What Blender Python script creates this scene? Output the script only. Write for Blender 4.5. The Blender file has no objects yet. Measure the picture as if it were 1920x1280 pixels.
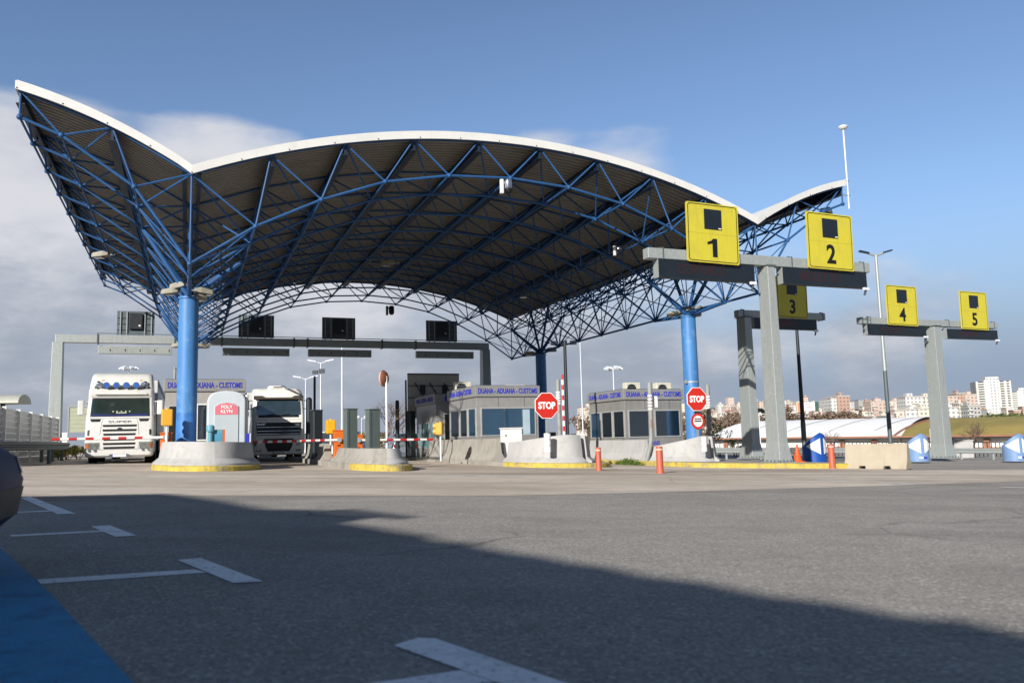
import bpy, bmesh, math, random
from mathutils import Vector, Matrix
R = math.radians
SC = bpy.context.scene
COL = SC.collection
RND = random.Random(7)

# ------------------------------------------------------------------ survey frame
# world: eye of the photographer at the origin, +Y the way the lens points, +Z up (metres)
FPX, CX, CY = 1530.0, 960.0, 640.0
SLOPE, HOR = -.025, 820.7
ROLL = math.atan(SLOPE)
PITCH = math.atan((HOR - CY) * math.cos(ROLL) / FPX)
FWD = Vector((0, math.cos(PITCH), math.sin(PITCH)))
UP0 = Vector((0, -math.sin(PITCH), math.cos(PITCH)))
RT0 = Vector((1, 0, 0))
CRI = RT0 * math.cos(ROLL) + UP0 * math.sin(ROLL)
CDI = RT0 * math.sin(ROLL) - UP0 * math.cos(ROLL)
GA, GB, GH = -.027, -.0106, .7          # the plaza drains to the right
def G(x, y): return -GH + GA * x + GB * y
def ray(x, y):
    v = CRI * (x - CX) + CDI * (y - CY) + FWD * FPX
    return v / v.y
def gp(x, y, dz=0):
    r = ray(x, y); return r * ((-GH + dz) / (r.z - GA * r.x - GB * r.y))
def at(x, y, Y): return ray(x, y) * Y
def proj(P):
    zc = P.dot(FWD); return CX + FPX * P.dot(CRI) / zc, CY + FPX * P.dot(CDI) / zc
AL = R(21.8)                              # the lanes run 21.8 degrees left of the lens axis
E1 = Vector((math.cos(AL), math.sin(AL), 0)); E2 = Vector((-math.sin(AL), math.cos(AL), 0))
V0 = 30.4
def UV(u, v, z=None):
    p = E1 * u + E2 * (v + V0)
    p.z = G(p.x, p.y) if z is None else z
    return p
def uv_of(P): return P.dot(E1), P.dot(E2) - V0
def onu(x, y, u):
    r = ray(x, y); return r * (u / r.dot(E1))
def onv(x, y, v):
    r = ray(x, y); return r * ((v + V0) / r.dot(E2))
def zat(P, py):
    """height on the upright through P that the survey sees at row py"""
    lo, hi = -60.0, 200.0
    for _ in range(60):
        m = (lo + hi) / 2
        if proj(Vector((P.x, P.y, m)))[1] > py: lo = m
        else: hi = m
    return lo

# ------------------------------------------------------------------ materials
def srgb(h):
    h = h.lstrip('#'); o = []
    for i in (0, 2, 4):
        c = int(h[i:i+2], 16) / 255
        o.append(c / 12.92 if c <= .04045 else ((c + .055) / 1.055) ** 2.4)
    return tuple(o) + (1,)
MATS = {}
def nd(nt, t, **k):
    n = nt.nodes.new(t)
    for a, b in k.items(): setattr(n, a, b)
    return n
def mat(name, col, rough=.6, metal=0, var=.12, vs=2.0, bump=0, bs=30, streak=0, dirt=None, dirt_amt=0, ds=.8, spec=.5, coat=0, coord='Object', sscale=(6, 6, .5), dirt2=None, dirt2_amt=0, ds2=3):
    """painted / cast / metal surface: base colour with broad variation, optional run-down streaks, grime blotches, fine relief"""
    if name in MATS: return MATS[name]
    c = srgb(col) if isinstance(col, str) else tuple(col) + (1,)
    m = bpy.data.materials.new(name); m.use_nodes = True
    nt = m.node_tree; b = nt.nodes['Principled BSDF']; L = nt.links.new
    b.inputs['Roughness'].default_value = rough; b.inputs['Metallic'].default_value = metal
    b.inputs['Specular IOR Level'].default_value = spec
    if coat: b.inputs['Coat Weight'].default_value = coat; b.inputs['Coat Roughness'].default_value = .08
    tc = nd(nt, 'ShaderNodeTexCoord'); src = tc.outputs[coord]
    n1 = nd(nt, 'ShaderNodeTexNoise'); n1.inputs['Scale'].default_value = vs; n1.inputs['Detail'].default_value = 6; n1.inputs['Roughness'].default_value = .6
    L(src, n1.inputs['Vector'])
    mr = nd(nt, 'ShaderNodeMapRange'); mr.inputs['From Min'].default_value = .3; mr.inputs['From Max'].default_value = .7
    mr.inputs['To Min'].default_value = 1 - var; mr.inputs['To Max'].default_value = 1 + var
    L(n1.outputs['Fac'], mr.inputs['Value'])
    mul = nd(nt, 'ShaderNodeVectorMath', operation='SCALE'); mul.inputs[0].default_value = c[:3]
    L(mr.outputs['Result'], mul.inputs['Scale']); out = mul.outputs['Vector']
    if streak:
        mp = nd(nt, 'ShaderNodeMapping'); mp.inputs['Scale'].default_value = sscale; L(src, mp.inputs['Vector'])
        n2 = nd(nt, 'ShaderNodeTexNoise'); n2.inputs['Scale'].default_value = 1.5; n2.inputs['Detail'].default_value = 5
        L(mp.outputs['Vector'], n2.inputs['Vector'])
        r2 = nd(nt, 'ShaderNodeMapRange'); r2.inputs['From Min'].default_value = .5; r2.inputs['From Max'].default_value = .75; r2.inputs['To Max'].default_value = streak
        L(n2.outputs['Fac'], r2.inputs['Value'])
        mx = nd(nt, 'ShaderNodeMix', data_type='RGBA'); mx.inputs['B'].default_value = tuple(v * .35 for v in c[:3]) + (1,)
        L(r2.outputs['Result'], mx.inputs['Factor']); L(out, mx.inputs['A']); out = mx.outputs['Result']
    if dirt:
        n3 = nd(nt, 'ShaderNodeTexNoise'); n3.inputs['Scale'].default_value = ds; n3.inputs['Detail'].default_value = 8; n3.inputs['Roughness'].default_value = .65
        L(src, n3.inputs['Vector'])
        r3 = nd(nt, 'ShaderNodeMapRange'); r3.inputs['From Min'].default_value = .5; r3.inputs['From Max'].default_value = .66; r3.inputs['To Max'].default_value = dirt_amt
        L(n3.outputs['Fac'], r3.inputs['Value'])
        mx = nd(nt, 'ShaderNodeMix', data_type='RGBA'); mx.inputs['B'].default_value = srgb(dirt)
        L(r3.outputs['Result'], mx.inputs['Factor']); L(out, mx.inputs['A']); out = mx.outputs['Result']
    if dirt2:
        n6 = nd(nt, 'ShaderNodeTexNoise'); n6.inputs['Scale'].default_value = ds2; n6.inputs['Detail'].default_value = 6; n6.inputs['Roughness'].default_value = .7
        L(src, n6.inputs['Vector'])
        r6 = nd(nt, 'ShaderNodeMapRange'); r6.inputs['From Min'].default_value = .55; r6.inputs['From Max'].default_value = .68; r6.inputs['To Max'].default_value = dirt2_amt
        L(n6.outputs['Fac'], r6.inputs['Value'])
        mx = nd(nt, 'ShaderNodeMix', data_type='RGBA'); mx.inputs['B'].default_value = srgb(dirt2)
        L(r6.outputs['Result'], mx.inputs['Factor']); L(out, mx.inputs['A']); out = mx.outputs['Result']
    L(out, b.inputs['Base Color'])
    r4 = nd(nt, 'ShaderNodeMapRange'); r4.inputs['To Min'].default_value = max(.02, rough - .1); r4.inputs['To Max'].default_value = min(1, rough + .1)
    L(n1.outputs['Fac'], r4.inputs['Value']); L(r4.outputs['Result'], b.inputs['Roughness'])
    if bump:
        n5 = nd(nt, 'ShaderNodeTexNoise'); n5.inputs['Scale'].default_value = bs; n5.inputs['Detail'].default_value = 4
        L(src, n5.inputs['Vector'])
        bp = nd(nt, 'ShaderNodeBump'); bp.inputs['Strength'].default_value = bump; bp.inputs['Distance'].default_value = .01
        L(n5.outputs['Fac'], bp.inputs['Height']); L(bp.outputs['Normal'], b.inputs['Normal'])
    MATS[name] = m; return m
def emis(name, col, st):
    if name in MATS: return MATS[name]
    m = bpy.data.materials.new(name); m.use_nodes = True; b = m.node_tree.nodes['Principled BSDF']
    b.inputs['Base Color'].default_value = (.02, .005, .003, 1); b.inputs['Emission Color'].default_value = srgb(col); b.inputs['Emission Strength'].default_value = st
    MATS[name] = m; return m
def glass(name, col, rough=.05):
    m = mat(name, col, rough=rough, var=.25, vs=.6, spec=1.0, coat=1.0); m.node_tree.nodes['Principled BSDF'].inputs['IOR'].default_value = 1.9; return m

GALV = mat('galvanised', '#a3a9a6', .48, .35, .10, 14, streak=.18)
GALVD = mat('galvanised_dark', '#5b6466', .5, .3, .12, 8, streak=.15)
BLUE = mat('blue_paint', '#265384', .55, 0, .16, 2.5, spec=.3, dirt='#1c3f66', dirt_amt=.35, dirt2='#5b4a40', dirt2_amt=.35, ds2=2.2)
BLUEC = mat('column_blue', '#437bb2', .5, 0, .10, 1.2, streak=.3, dirt='#2a5fa0', dirt_amt=.5, ds=.6, dirt2='#86a5c4', dirt2_amt=.35, ds2=2.5)
WHITE = mat('white_sheet', '#d2d2ce', .45, 0, .05, 1.5, streak=.08)
CONC = mat('concrete', '#abaaa7', .85, 0, .08, 1.2, bump=.5, bs=40, streak=.14, dirt='#6f6c66', dirt_amt=.25, sscale=(3, 3, .6), dirt2='#4a4845', dirt2_amt=.18, ds2=4.5)
CONCD = mat('concrete_dirty', '#9a968d', .9, 0, .13, 1.5, bump=.6, bs=30, streak=.4, dirt='#4a463f', dirt_amt=.45, sscale=(3, 3, .6))
BEIGE = mat('concrete_beige', '#a99f8c', .88, 0, .07, 2, bump=.5, bs=45, streak=.12, dirt='#8d8069', dirt_amt=.25)
YELLOWK = mat('kerb_yellow', '#bda84a', .85, 0, .14, 3, bump=.5, bs=30, streak=.35, dirt='#85806f', dirt_amt=.9, ds=2.6, dirt2='#55524a', dirt2_amt=.6, ds2=9)
SIGNY = mat('sign_yellow', '#c0b535', .5, 0, .05, 1.2, streak=.14, dirt='#a89c3c', dirt_amt=.5, ds=1.2)
BLACK = mat('black_plastic', '#15171a', .45, 0, .15, 4)
RUBBER = mat('rubber', '#17181a', .8, 0, .2, 5, dirt='#3a362f', dirt_amt=.4)
REDP = mat('red_paint', '#b62420', .45, 0, .08, 3)
REDS = mat('sign_red', '#c22a1e', .4, 0, .05, 2)
WPAINT = mat('white_paint', '#e2e1dc', .4, 0, .05, 2, streak=.06)
CABW = mat('truck_white', '#d0d0cb', .28, 0, .05, 1.2, streak=.10, dirt='#a09883', dirt_amt=.2, coat=.4)
CABC = mat('truck_cream', '#e6e4dd', .3, 0, .06, 1.2, streak=.12, dirt='#99917b', dirt_amt=.25, coat=.3)
ORANGE = mat('orange_paint', '#c9621d', .5, 0, .08, 3, streak=.15)
OCHRE = mat('ochre_paint', '#d29a2a', .5, 0, .08, 3)
STEEL = mat('brushed_steel', '#8f8f8c', .36, .75, .12, 3, streak=.25, sscale=(9, 9, .4))
FRAMEM = mat('frame_steel', '#b9bab8', .35, .4, .08, 3, streak=.1)
STEELD = mat('brushed_steel_dull', '#8f8d89', .45, .25, .14, 2, streak=.35, sscale=(9, 9, .4))
BANDM = mat('sign_band_grey', '#8e8d8b', .5, .25, .07, 2, streak=.12)
DARKM = mat('dark_metal', '#2c3236', .5, .3, .15, 3)
GREYP = mat('grey_post', '#59645f', .55, .1, .1, 2, streak=.2)
TXTB = mat('letter_blue', '#2c36a4', .5, 0, .06, 3)
TXTW = mat('letter_white', '#efeeea', .45, 0, .03, 3)
TXTK = mat('letter_black', '#141414', .5, 0, .1, 3)
GLB = glass('booth_glass', '#1d3f56'); GLD = glass('dark_glass', '#0d171c'); GLT = glass('teal_glass', '#6c999c')  # the teal glass is paled: bright reflections put into its base colour
WSCR = glass('windscreen_glass', '#27332f', .04)
CHROME = mat('chrome', '#c9ccd0', .15, .9, .05, 3)
ORB = mat('bollard_orange', '#b2573e', .55, 0, .1, 3, streak=.2, dirt='#8d4430', dirt_amt=.3)
RUST = mat('rust_pole', '#8d938f', .7, .1, .15, 3, streak=.3, dirt='#8c4a30', dirt_amt=.85, ds=1.8)
TEALP = mat('teal_plastic', '#5f94a3', .5, 0, .08, 3)
PLASTG = mat('cabin_plastic', '#b9c1c5', .5, 0, .05, 1.5, streak=.08)
PINK = mat('panel_pink', '#d06c7a', .5, 0, .08, 4)
LAMPB = mat('lamp_beige', '#8d897b', .6, 0, .12, 5, streak=.2)
LAMPW = mat('lamp_white', '#dcdfe2', .35, .1, .05, 4)
WOODB = mat('bark', '#6e5f50', .9, 0, .25, 8, bump=.4)
LEAFO = mat('leaf_olive', '#5c6b2e', .7, 0, .35, 3)
LEAFD = mat('leaf_dark', '#3a4a2a', .7, 0, .35, 3)
LEAFP = mat('leaf_pale', '#7d8448', .7, 0, .35, 3)
TWIG = mat('twig', '#6a564a', .9, 0, .25, 4)

# ------------------------------------------------------------------ mesh builder
class MB:
    def __init__(s): s.v = []; s.f = []; s.m = []
    def add(s, vs, fs, m=0):
        o = len(s.v); s.v += [tuple(p) for p in vs]
        s.f += [tuple(i + o for i in f) for f in fs]; s.m += [m] * len(fs); return s
    def box(s, x0, x1, y0, y1, z0, z1, m=0):
        return s.add([(x0,y0,z0),(x1,y0,z0),(x1,y1,z0),(x0,y1,z0),(x0,y0,z1),(x1,y0,z1),(x1,y1,z1),(x0,y1,z1)],
                     [(0,3,2,1),(4,5,6,7),(0,1,5,4),(1,2,6,5),(2,3,7,6),(3,0,4,7)], m)
    def boxm(s, M, sx, sy, sz, m=0):
        vs = [M @ Vector((a*sx/2, b*sy/2, c*sz/2)) for c in (-1,1) for a, b in ((-1,-1),(1,-1),(1,1),(-1,1))]
        return s.add(vs, [(0,3,2,1),(4,5,6,7),(0,1,5,4),(1,2,6,5),(2,3,7,6),(3,0,4,7)], m)
    def bar(s, p, q, w, h, m=0, up=(0,0,1)):
        p, q = Vector(p), Vector(q); d = (q-p).normalized(); sd = d.cross(Vector(up))
        if sd.length < 1e-4: sd = d.cross(Vector((1,0,0)))
        sd.normalize(); u = sd.cross(d)
        vs = [c + sd*a*w/2 + u*b*h/2 for c in (p,q) for a, b in ((-1,-1),(1,-1),(1,1),(-1,1))]
        return s.add(vs, [(3,2,1,0),(4,5,6,7),(0,1,5,4),(1,2,6,5),(2,3,7,6),(3,0,4,7)], m)
    def tube(s, p, q, r, n=8, r2=None, m=0, caps=True):
        p, q = Vector(p), Vector(q); r2 = r if r2 is None else r2
        d = (q-p).normalized(); a = d.cross(Vector((0,0,1)))
        if a.length < 1e-3: a = d.cross(Vector((1,0,0)))
        a.normalize(); b = d.cross(a)
        vs = []
        for c, rr in ((p,r),(q,r2)):
            for i in range(n):
                t = 2*math.pi*i/n; vs.append(c + (a*math.cos(t) + b*math.sin(t))*rr)
        fs = [(i, (i+1)%n, n+(i+1)%n, n+i) for i in range(n)]
        if caps: fs += [tuple(range(n-1,-1,-1)), tuple(range(n,2*n))]
        return s.add(vs, fs, m)
    def path(s, pts, r, n=8, m=0):
        for a, b in zip(pts, pts[1:]): s.tube(a, b, r, n, m=m)
        return s
    def prism(s, poly, f0, f1, m=0):
        """poly: 2-D points; f0/f1 map a 2-D point to 3-D for the two end faces"""
        n = len(poly); vs = [f0(*p) for p in poly] + [f1(*p) for p in poly]
        fs = [(i, (i+1)%n, n+(i+1)%n, n+i) for i in range(n)] + [tuple(range(n-1,-1,-1)), tuple(range(n,2*n))]
        return s.add(vs, fs, m)
    def lathe(s, prof, n=16, c=(0,0,0), m=0, sx=1, sy=1):
        vs = []; fs = []
        for r, z in prof:
            for i in range(n):
                t = 2*math.pi*i/n; vs.append((c[0]+r*sx*math.cos(t), c[1]+r*sy*math.sin(t), c[2]+z))
        for k in range(len(prof)-1):
            for i in range(n): fs.append((k*n+i, k*n+(i+1)%n, (k+1)*n+(i+1)%n, (k+1)*n+i))
        fs += [tuple(range(n-1,-1,-1)), tuple(range((len(prof)-1)*n, len(prof)*n))]
        return s.add(vs, fs, m)
    def loft(s, rings, closed=True, caps=True, m=0):
        n = len(rings[0]); vs = [p for r in rings for p in r]; fs = []
        for k in range(len(rings)-1):
            for i in range(n if closed else n-1):
                j = (i+1) % n; fs.append((k*n+i, k*n+j, (k+1)*n+j, (k+1)*n+i))
        if caps: fs += [tuple(range(n-1,-1,-1)), tuple(range((len(rings)-1)*n, len(rings)*n))]
        return s.add(vs, fs, m)
    def ball(s, c, r, n=8, m=0, sz=1):
        prof = [(max(r*.05, r*math.sin(math.pi*k/n)), -r*sz*math.cos(math.pi*k/n)) for k in range(n+1)]
        return s.lathe(prof, n+2, c, m)
    def text(s, me, M, m=0):
        return s.add([M @ v.co for v in me.vertices], [tuple(p.vertices) for p in me.polygons], m)
    def build(s, name, mats, parent=None, smooth=False, bevel=0, seg=2, loc=None, rotz=0):
        me = bpy.data.meshes.new(name); me.from_pydata(s.v, [], s.f)
        for mm in (mats if isinstance(mats, (list, tuple)) else [mats]): me.materials.append(mm)
        for p, i in zip(me.polygons, s.m): p.material_index = i
        bm = bmesh.new(); bm.from_mesh(me); bmesh.ops.recalc_face_normals(bm, faces=bm.faces); bm.to_mesh(me); bm.free()
        if smooth:
            for p in me.polygons: p.use_smooth = True
            me.set_sharp_from_angle(angle=R(38))
        o = bpy.data.objects.new(name, me); COL.objects.link(o)
        if parent: o.parent = parent
        if loc is not None: o.location = loc
        if rotz: o.rotation_euler = (0, 0, rotz)
        if bevel:
            b = o.modifiers.new('edge', 'BEVEL'); b.width = bevel; b.segments = seg; b.limit_method = 'ANGLE'; b.angle_limit = R(35)
        return o
def tag(o, label=None, cat=None, group=None, kind=None):
    if label: o['label'] = label
    if cat: o['category'] = cat
    if group: o['group'] = group
    if kind: o['kind'] = kind
    return o
def thing(name, label, cat, loc, rotz=0, group=None):
    o = bpy.data.objects.new(name, None); COL.objects.link(o); o.empty_display_size = .3
    o.location = loc; o.rotation_euler = (0, 0, rotz)
    return tag(o, label, cat, group)
def dup(o, parent=None):
    c = o.copy(); COL.objects.link(c)
    if parent: c.parent = parent
    for ch in list(o.children): dup(ch, c)
    return c
def copy_thing(o, loc, rotz=0, label=None, scale=None):
    c = dup(o); c.location = loc; c.rotation_euler = (0, 0, rotz)
    if label: c['label'] = label
    if scale: c.scale = scale
    return c
TXC = {}
def text_me(t, size=1.0, bold=.0, ext=.006, sx=1.0):
    k = (t, size, bold, ext, sx)
    if k in TXC: return TXC[k]
    cu = bpy.data.curves.new('lettering', 'FONT'); cu.body = t; cu.size = size; cu.align_x = 'CENTER'; cu.align_y = 'CENTER'
    cu.offset = bold; cu.extrude = ext; cu.resolution_u = 3
    o = bpy.data.objects.new('lettering', cu); COL.objects.link(o)
    dg = bpy.context.evaluated_depsgraph_get(); me = bpy.data.meshes.new_from_object(o.evaluated_get(dg))
    bpy.data.objects.remove(o)
    for v in me.vertices: v.co.x *= sx
    TXC[k] = me; return me
# text stands in the x-z plane reading towards -y
def TM(x, y, z): return Matrix.Translation((x, y, z)) @ Matrix.Rotation(R(90), 4, 'X')
def letter(parent, t, x, y, z, size, m, bold=0, sx=1, width=None, rot=0, name='lettering'):
    me = text_me(t, size, bold, .006, sx)
    if width:
        xs = [v.co.x for v in me.vertices]; k = width / (max(xs) - min(xs))
    else: k = 1
    M = Matrix.Translation((x, y, z)) @ Matrix.Rotation(rot, 4, 'Z') @ Matrix.Rotation(R(90), 4, 'X') @ Matrix.Diagonal((k, 1, 1, 1))
    return MB().text(me, M).build(name, m, parent)
# ------------------------------------------------------------------ camera, light, sky
cam = bpy.data.cameras.new('camera'); cam.sensor_width = 36; cam.lens = FPX / 1920 * 36
cam.clip_start = .1; cam.clip_end = 12000
cam.dof.use_dof = True; cam.dof.focus_distance = 30; cam.dof.aperture_fstop = 2.8
co = bpy.data.objects.new('camera', cam); COL.objects.link(co)
M3 = Matrix((CRI, -CDI, -FWD)).transposed(); co.matrix_world = M3.to_4x4()
SC.camera = co
SUN_AZ, SUN_EL = R(26), R(23.5)                  # light travels 26 degrees right of the lens axis, down 23.5
sl = bpy.data.lights.new('sun', 'SUN'); sl.energy = 5.0; sl.angle = R(.5); sl.color = (1, .955, .90)
so = bpy.data.objects.new('sun', sl); COL.objects.link(so)
LDIR = Vector((math.sin(SUN_AZ) * math.cos(SUN_EL), math.cos(SUN_AZ) * math.cos(SUN_EL), -math.sin(SUN_EL)))
so.rotation_euler = LDIR.to_track_quat('-Z', 'Y').to_euler()
so.location = (-30, -60, 40)
SC.view_settings.view_transform = 'Standard'; SC.view_settings.look = 'None'; SC.view_settings.gamma = 1
SC.view_settings.exposure = .42
W = bpy.data.worlds.new('World'); SC.world = W; W.use_nodes = True
nt = W.node_tree; L = nt.links.new; bg = nt.nodes['Background']
SKYS = .085; bg.inputs['Strength'].default_value = SKYS
sk = nd(nt, 'ShaderNodeTexSky'); sk.sky_type = 'NISHITA'; sk.sun_disc = False
sk.sun_elevation = SUN_EL; sk.sun_rotation = math.pi + SUN_AZ
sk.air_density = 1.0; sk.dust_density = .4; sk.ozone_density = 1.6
tint = nd(nt, 'ShaderNodeMix', data_type='RGBA', blend_type='MULTIPLY'); tint.inputs['Factor'].default_value = 1
tint.inputs['B'].default_value = (1.06, 1.12, 1.26, 1); L(sk.outputs['Color'], tint.inputs['A'])
tc = nd(nt, 'ShaderNodeTexCoord'); sx = nd(nt, 'ShaderNodeSeparateXYZ'); L(tc.outputs['Generated'], sx.inputs['Vector'])
def mathn(op, a, b=None, cl=False):
    n = nd(nt, 'ShaderNodeMath', operation=op, use_clamp=cl)
    for i, v in ((0, a), (1, b)):
        if v is None: continue
        if isinstance(v, (int, float)): n.inputs[i].default_value = v
        else: L(v, n.inputs[i])
    return n.outputs[0]
def mapr(v, a, b, c, d, smooth=False):
    n = nd(nt, 'ShaderNodeMapRange'); n.interpolation_type = 'SMOOTHSTEP' if smooth else 'LINEAR'
    for k, x in (('From Min', a), ('From Max', b), ('To Min', c), ('To Max', d)): n.inputs[k].default_value = x
    L(v, n.inputs['Value']); return n.outputs['Result']
def noise(scale, sc3, det=7, rough=.55, loc=(0, 0, 0)):
    mp = nd(nt, 'ShaderNodeMapping'); mp.inputs['Scale'].default_value = sc3; mp.inputs['Location'].default_value = loc
    L(tc.outputs['Generated'], mp.inputs['Vector'])
    n = nd(nt, 'ShaderNodeTexNoise'); n.inputs['Scale'].default_value = scale; n.inputs['Detail'].default_value = det; n.inputs['Roughness'].default_value = rough
    L(mp.outputs['Vector'], n.inputs['Vector']); return n.outputs['Fac']
zz, xx = sx.outputs['Z'], sx.outputs['X']
nA = noise(3.2, (1, 1, 2.2), 9, .56, (3.1, 1.7, .4))
low = mapr(zz, .10, .42, .34, -.36)                            # clouds sit low
left = mapr(xx, -.45, .30, .22, -.10)                          # and bank up to the left
right = mapr(xx, .10, .55, 0, -.20)
hi = mapr(zz, .355, .43, 0, -.8)
def blob(px, py, r0, r1, k):
    d_ = ray(px, py).normalized(); n = nd(nt, 'ShaderNodeVectorMath', operation='DOT_PRODUCT'); L(tc.outputs['Generated'], n.inputs[0]); n.inputs[1].default_value = d_
    return mapr(n.outputs['Value'], math.cos(R(r1)), math.cos(R(r0)), 0, k, True)
puffs = None
for px, py, r0, r1, k in ((440, 300, 1, 6.5, .21), (40, 330, 3, 11, .17), (1130, 285, 1, 9, .31), (960, 240, .5, 5, .16), (1640, 665, .5, 4, .12), (1560, 800, 4, 15, .10)):
    b_ = blob(px, py, r0, r1, k); puffs = b_ if puffs is None else mathn('ADD', puffs, b_)
cv = mathn('ADD', puffs, mathn('ADD', mathn('ADD', mathn('ADD', nA, low), mathn('ADD', left, right)), hi))
mask = mapr(cv, .44, .78, 0, 1, True)
nB = noise(5.0, (1, 1, 2.5), 9, .6, (7.3, 2.2, 5.5))
lit = mapr(mathn('ADD', nB, mapr(zz, .02, .33, -.19, .24)), .34, .76, 0, 1, True)
cc = nd(nt, 'ShaderNodeMix', data_type='RGBA'); L(lit, cc.inputs['Factor'])
def lin(h, k=1): return tuple(v * k * .86 / SKYS for v in srgb(h)[:3]) + (1,)
cc.inputs['A'].default_value = lin('#979fad'); cc.inputs['B'].default_value = lin('#d2d2d6')
base = nd(nt, 'ShaderNodeMix', data_type='RGBA')               # hazy slate band close to the horizon
L(mapr(zz, .04, .28, .95, 0, True), base.inputs['Factor']); L(tint.outputs['Result'], base.inputs['A']); base.inputs['B'].default_value = lin('#8595ae')
mx = nd(nt, 'ShaderNodeMix', data_type='RGBA'); L(mathn('MULTIPLY', mask, .92), mx.inputs['Factor'])
L(base.outputs['Result'], mx.inputs['A']); L(cc.outputs['Result'], mx.inputs['B'])
dim = mathn('MULTIPLY', mapr(zz, .42, .85, 1, .55, True), mapr(sx.outputs['Y'], .1, -.5, 1, .55, True))   # sky dimmed overhead and behind the camera to weaken its ambient fill
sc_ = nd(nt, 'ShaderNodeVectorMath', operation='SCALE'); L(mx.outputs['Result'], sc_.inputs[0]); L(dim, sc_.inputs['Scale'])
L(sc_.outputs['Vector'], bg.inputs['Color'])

# ------------------------------------------------------------------ ground
def ground_mat(name, c1, c2, speck, c3, marks=0, mscale=(1, 1, 1), mrot=0, mcol='#3b3733', chalk=0, spsc=150, coarse=.35, cracks=0):
    m = bpy.data.materials.new(name); m.use_nodes = True; nt = m.node_tree; L = nt.links.new; b = nt.nodes['Principled BSDF']
    b.inputs['Roughness'].default_value = .9; b.inputs['Specular IOR Level'].default_value = .3
    tc = nd(nt, 'ShaderNodeTexCoord')
    def ns(sc, det=5, ro=.6, mp=None):
        n = nd(nt, 'ShaderNodeTexNoise'); n.inputs['Scale'].default_value = sc; n.inputs['Detail'].default_value = det; n.inputs['Roughness'].default_value = ro
        L(mp or tc.outputs['Object'], n.inputs['Vector']); return n.outputs['Fac']
    def mr(v, a, b2, c, d):
        n = nd(nt, 'ShaderNodeMapRange')
        for k, x in (('From Min', a), ('From Max', b2), ('To Min', c), ('To Max', d)): n.inputs[k].default_value = x
        L(v, n.inputs['Value']); return n.outputs['Result']
    def mix(f, a, b2):
        n = nd(nt, 'ShaderNodeMix', data_type='RGBA'); L(f, n.inputs['Factor'])
        for k, x in (('A', a), ('B', b2)):
            if isinstance(x, tuple): n.inputs[k].default_value = x
            else: L(x, n.inputs[k])
        return n.outputs['Result']
    out = mix(mr(ns(coarse, 7), .35, .65, 0, 1), srgb(c1), srgb(c2))
    out = mix(mr(ns(2.2, 6), .45, .75, 0, .45), out, tuple(v * .62 for v in srgb(c1)[:3]) + (1,))
    vo = nd(nt, 'ShaderNodeTexVoronoi'); vo.inputs['Scale'].default_value = spsc; L(tc.outputs['Object'], vo.inputs['Vector'])
    sepc = nd(nt, 'ShaderNodeSeparateColor'); L(vo.outputs['Color'], sepc.inputs['Color'])
    out = mix(mr(sepc.outputs['Red'], .72, 1, 0, speck), out, srgb(c3))
    out = mix(mr(sepc.outputs['Green'], .6, 1, 0, speck), out, tuple(v * .35 for v in srgb(c1)[:3]) + (1,))
    fine = ns(38, 4, .7)
    out = mix(mr(fine, .42, .7, 0, .5 if speck > .3 else .2), out, tuple(v * .5 for v in srgb(c1)[:3]) + (1,))
    if cracks:
        w_ = nd(nt, 'ShaderNodeTexNoise'); w_.inputs['Scale'].default_value = 1.3; w_.inputs['Detail'].default_value = 5; L(tc.outputs['Object'], w_.inputs['Vector'])
        ad = nd(nt, 'ShaderNodeMix', data_type='VECTOR'); ad.inputs['Factor'].default_value = .25; L(tc.outputs['Object'], ad.inputs['A']); L(w_.outputs['Color'], ad.inputs['B'])
        vc = nd(nt, 'ShaderNodeTexVoronoi', feature='DISTANCE_TO_EDGE'); vc.inputs['Scale'].default_value = .33; L(ad.outputs['Result'], vc.inputs['Vector'])
        ck = mr(vc.outputs['Distance'], .0, .006, cracks, 0)
        g_ = nd(nt, 'ShaderNodeMath', operation='MULTIPLY'); L(ck, g_.inputs[0]); L(mr(ns(.3, 3), .48, .6, 0, 1), g_.inputs[1])
        out = mix(g_.outputs[0], out, tuple(v * .25 for v in srgb(c1)[:3]) + (1,))
        out = mix(mr(ns(.45, 2, .4), .60, .64, 0, .16), out, tuple(v * .6 for v in srgb(c1)[:3]) + (1,))
        out = mix(mr(ns(3.5, 3, .5), .70, .78, 0, .5), out, tuple(v * .35 for v in srgb(c1)[:3]) + (1,))
    if marks:
        mp = nd(nt, 'ShaderNodeMapping'); mp.inputs['Rotation'].default_value = (0, 0, mrot); mp.inputs['Scale'].default_value = mscale
        L(tc.outputs['Object'], mp.inputs['Vector'])
        out = mix(mr(ns(.55, 6, .62, mp.outputs['Vector']), .50, .68, 0, marks), out, srgb(mcol))
        if chalk: out = mix(mr(ns(.9, 7, .6, mp.outputs['Vector']), .56, .72, 0, chalk), out, srgb('#c9c3b8'))
    L(out, b.inputs['Base Color'])
    bp = nd(nt, 'ShaderNodeBump'); bp.inputs['Strength'].default_value = .6; bp.inputs['Distance'].default_value = .006
    L(mathn2(nt, fine, vo.outputs['Distance']), bp.inputs['Height']); L(bp.outputs['Normal'], b.inputs['Normal'])
    return m
def mathn2(nt, a, b):
    n = nd(nt, 'ShaderNodeMath', operation='ADD'); nt.links.new(a, n.inputs[0]); nt.links.new(b, n.inputs[1]); return n.outputs[0]
ASPH = ground_mat('asphalt', '#99938a', '#a7a198', .6, '#ddd8cd', marks=.4, mscale=(.35, 1, 1), mrot=R(25), mcol='#62605b', spsc=80, cracks=.7)
APRON = ground_mat('apron_concrete', '#b5a795', '#d9cdbe', .15, '#d6ccbd', marks=.85, mscale=(.10, .9, 1), mrot=R(-12), mcol='#857768', chalk=.5, spsc=60, coarse=.2, cracks=.45)
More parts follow.
